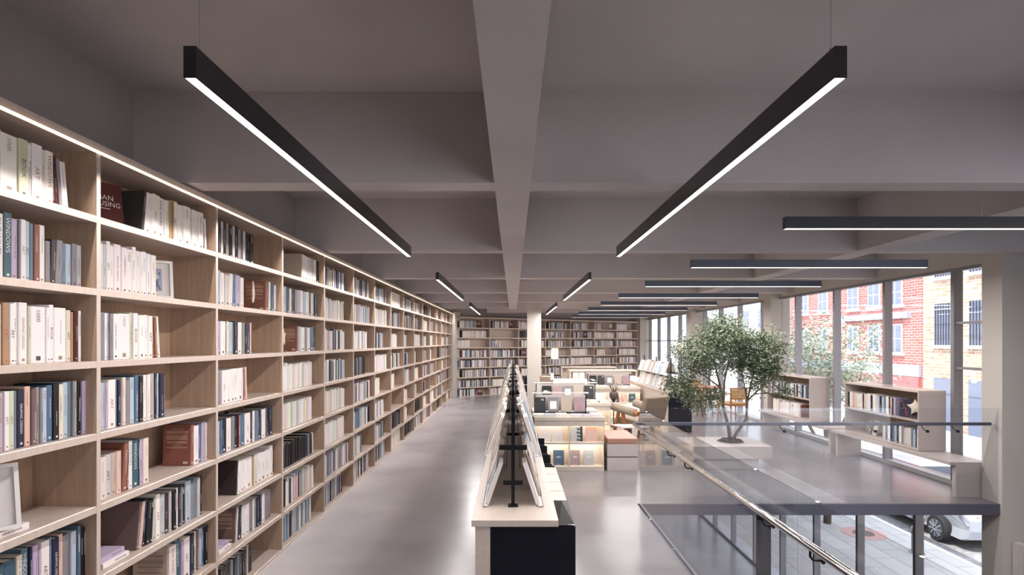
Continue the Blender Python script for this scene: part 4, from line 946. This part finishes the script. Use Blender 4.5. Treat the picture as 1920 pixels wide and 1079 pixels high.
# bollard, manhole cover
e = empty('bollard', (10.16, 14.08, GL-.02), 0, label='grey cylindrical bollard on the sunlit pavement near the car', category='bollard')
m = MB(); m.lathe([(0, 0), (.17, 0), (.17, .02), (.125, .03), (.125, .62), (.11, .66), (0, .665)], 'aluminium', 20); m.obj('post', e, smooth=False)
m = MB(); m.lathe([(.128, .5), (.128, .53)], 'black', 20); m.obj('band', e)
m = MB(); m.lathe([(0, 0), (.55, 0), (.55, .008), (.30, .008), (.29, .012), (0, .012)], 'tread', 28, (9.7, 15.5, GL-.02)); o = m.obj('manhole_cover', label='round rusty manhole cover in the pavement', category='manhole cover')
m = MB(); m.lathe([(0, .012), (.27, .012), (.26, .02), (0, .02)], 'clay', 24, (9.7, 15.5, GL-.02)); m.obj('lid', o)

# parked car: nose towards the viewer, near flank towards the shop
e = empty('car', (11.5+.92, 15.2, GL-.12), 0, label='silver white car parked at the kerb, seen through the void', category='car')
# side profile in (y, z); y=0 at front axle, nose at y=-.85, length 4.5
prof = [(-.86, .32), (-.92, .55), (-.90, .82), (-.75, .98), (-.45, 1.07), (.25, 1.17), (.45, 1.24), (1.2, 1.78), (1.6, 1.88), (3.2, 1.90), (3.85, 1.80), (3.98, 1.05), (4.0, .8), (3.95, .35), (3.7, .26), (-.7, .26)]
def hw(y, z):
    w = .90
    if z > 1.1: w -= (z-1.1)*.25
    if y < -.3: w -= ((-.3-y)/.6)**2*.16
    return w
m = MB(); n = len(prof); rings = []
for f in (-1, -.92, -.6, 0, .6, .92, 1):
    rings.append([(f*hw(y, z), y if abs(f) < .95 else y*.985+.02, z if abs(f) < .95 else z*.97+.02) for y, z in prof])
vs = [p for r in rings for p in r]; fs = [(i*n+k, (i+1)*n+k, (i+1)*n+(k+1) % n, i*n+(k+1) % n) for i in range(len(rings)-1) for k in range(n)]
fs += [tuple(range(n)), tuple(range(len(vs)-1, len(vs)-n-1, -1))]
m.add(vs, fs, 'carwhite'); body = m.obj('body', e, smooth=False, bevel=.02)
m = MB()
for s in (-1, 1):
    x = s*.905
    m.add([(s*(hw(.6, 1.04)+.004), .62, 1.22), (s*(hw(1.2, 1.70)+.004), 1.25, 1.70), (s*(hw(2.0, 1.72)+.004), 2.05, 1.72), (s*(hw(2, 1.22)+.004), 2.05, 1.22)], [(0, 1, 2, 3)], 'carglass')
    m.add([(s*(hw(2, 1.22)+.004), 2.13, 1.22), (s*(hw(2.0, 1.72)+.004), 2.13, 1.72), (s*(hw(2, 1.72)+.004), 3.6, 1.72), (s*(hw(2, 1.22)+.004), 3.7, 1.22)], [(0, 1, 2, 3)], 'carglass')
m.obj('side_windows', e)
m = MB(); m.add([(-.80, .47, 1.27), (.80, .47, 1.27), (.72, 1.16, 1.765), (-.72, 1.16, 1.765)], [(0, 1, 2, 3)], 'carglass'); m.obj('windscreen', e)
for y in (0, 2.75):
    for s in (-1, 1):
        m = MB(); m.T = Matrix.Translation((s*.82, y, .36)) @ Matrix.Scale(1.09, 4) @ Matrix.Rotation(PI/2, 4, 'Y'); m.lathe([(.16, -.12), (.30, -.125), (.33, -.09), (.33, .09), (.30, .125), (.16, .12)], 'tyre', 28); wh = m.obj('wheel', e, smooth=False)
        m = MB(); m.T = Matrix.Translation((s*.82, y, .36)) @ Matrix.Scale(1.09, 4) @ Matrix.Rotation(PI/2, 4, 'Y')
        m.lathe([(.0, -.10), (.05, -.10), (.05, .10), (0, .10)], 'alloy', 14); m.lathe([(.20, -.127), (.225, -.128), (.225, .128), (.20, .127)], 'lampgrey', 24)
        for q in range(9):
            a = q*2*PI/9
            for zz in (-.135, .135): m.bar((.04*math.cos(a), .04*math.sin(a), zz), (.21*math.cos(a), .21*math.sin(a), zz), .035, .02, 'alloy')
        m.obj('hubcap', wh)
m = MB(); [m.box(-.38, .38, -.945, -.91, .58+.055*i, .605+.055*i, 'chrome') for i in range(4)]; m.box(-.4, .4, -.93, -.88, .55, .80, 'tyre'); m.obj('grille', e)
for s in (-1, 1):
    m = MB(); m.add([(s*.44, -.925, .66), (s*.78, -.86, .68), (s*.86, -.60, .96), (s*.50, -.86, .90)], [(0, 1, 2, 3)], M['chrome']); m.obj('headlight', e)
    m = MB(); m.box(s*.99-.09, s*.99+.09, .70, .82, 1.28, 1.48, 'carwhite'); m.obj('side_mirror', e, bevel=.03)
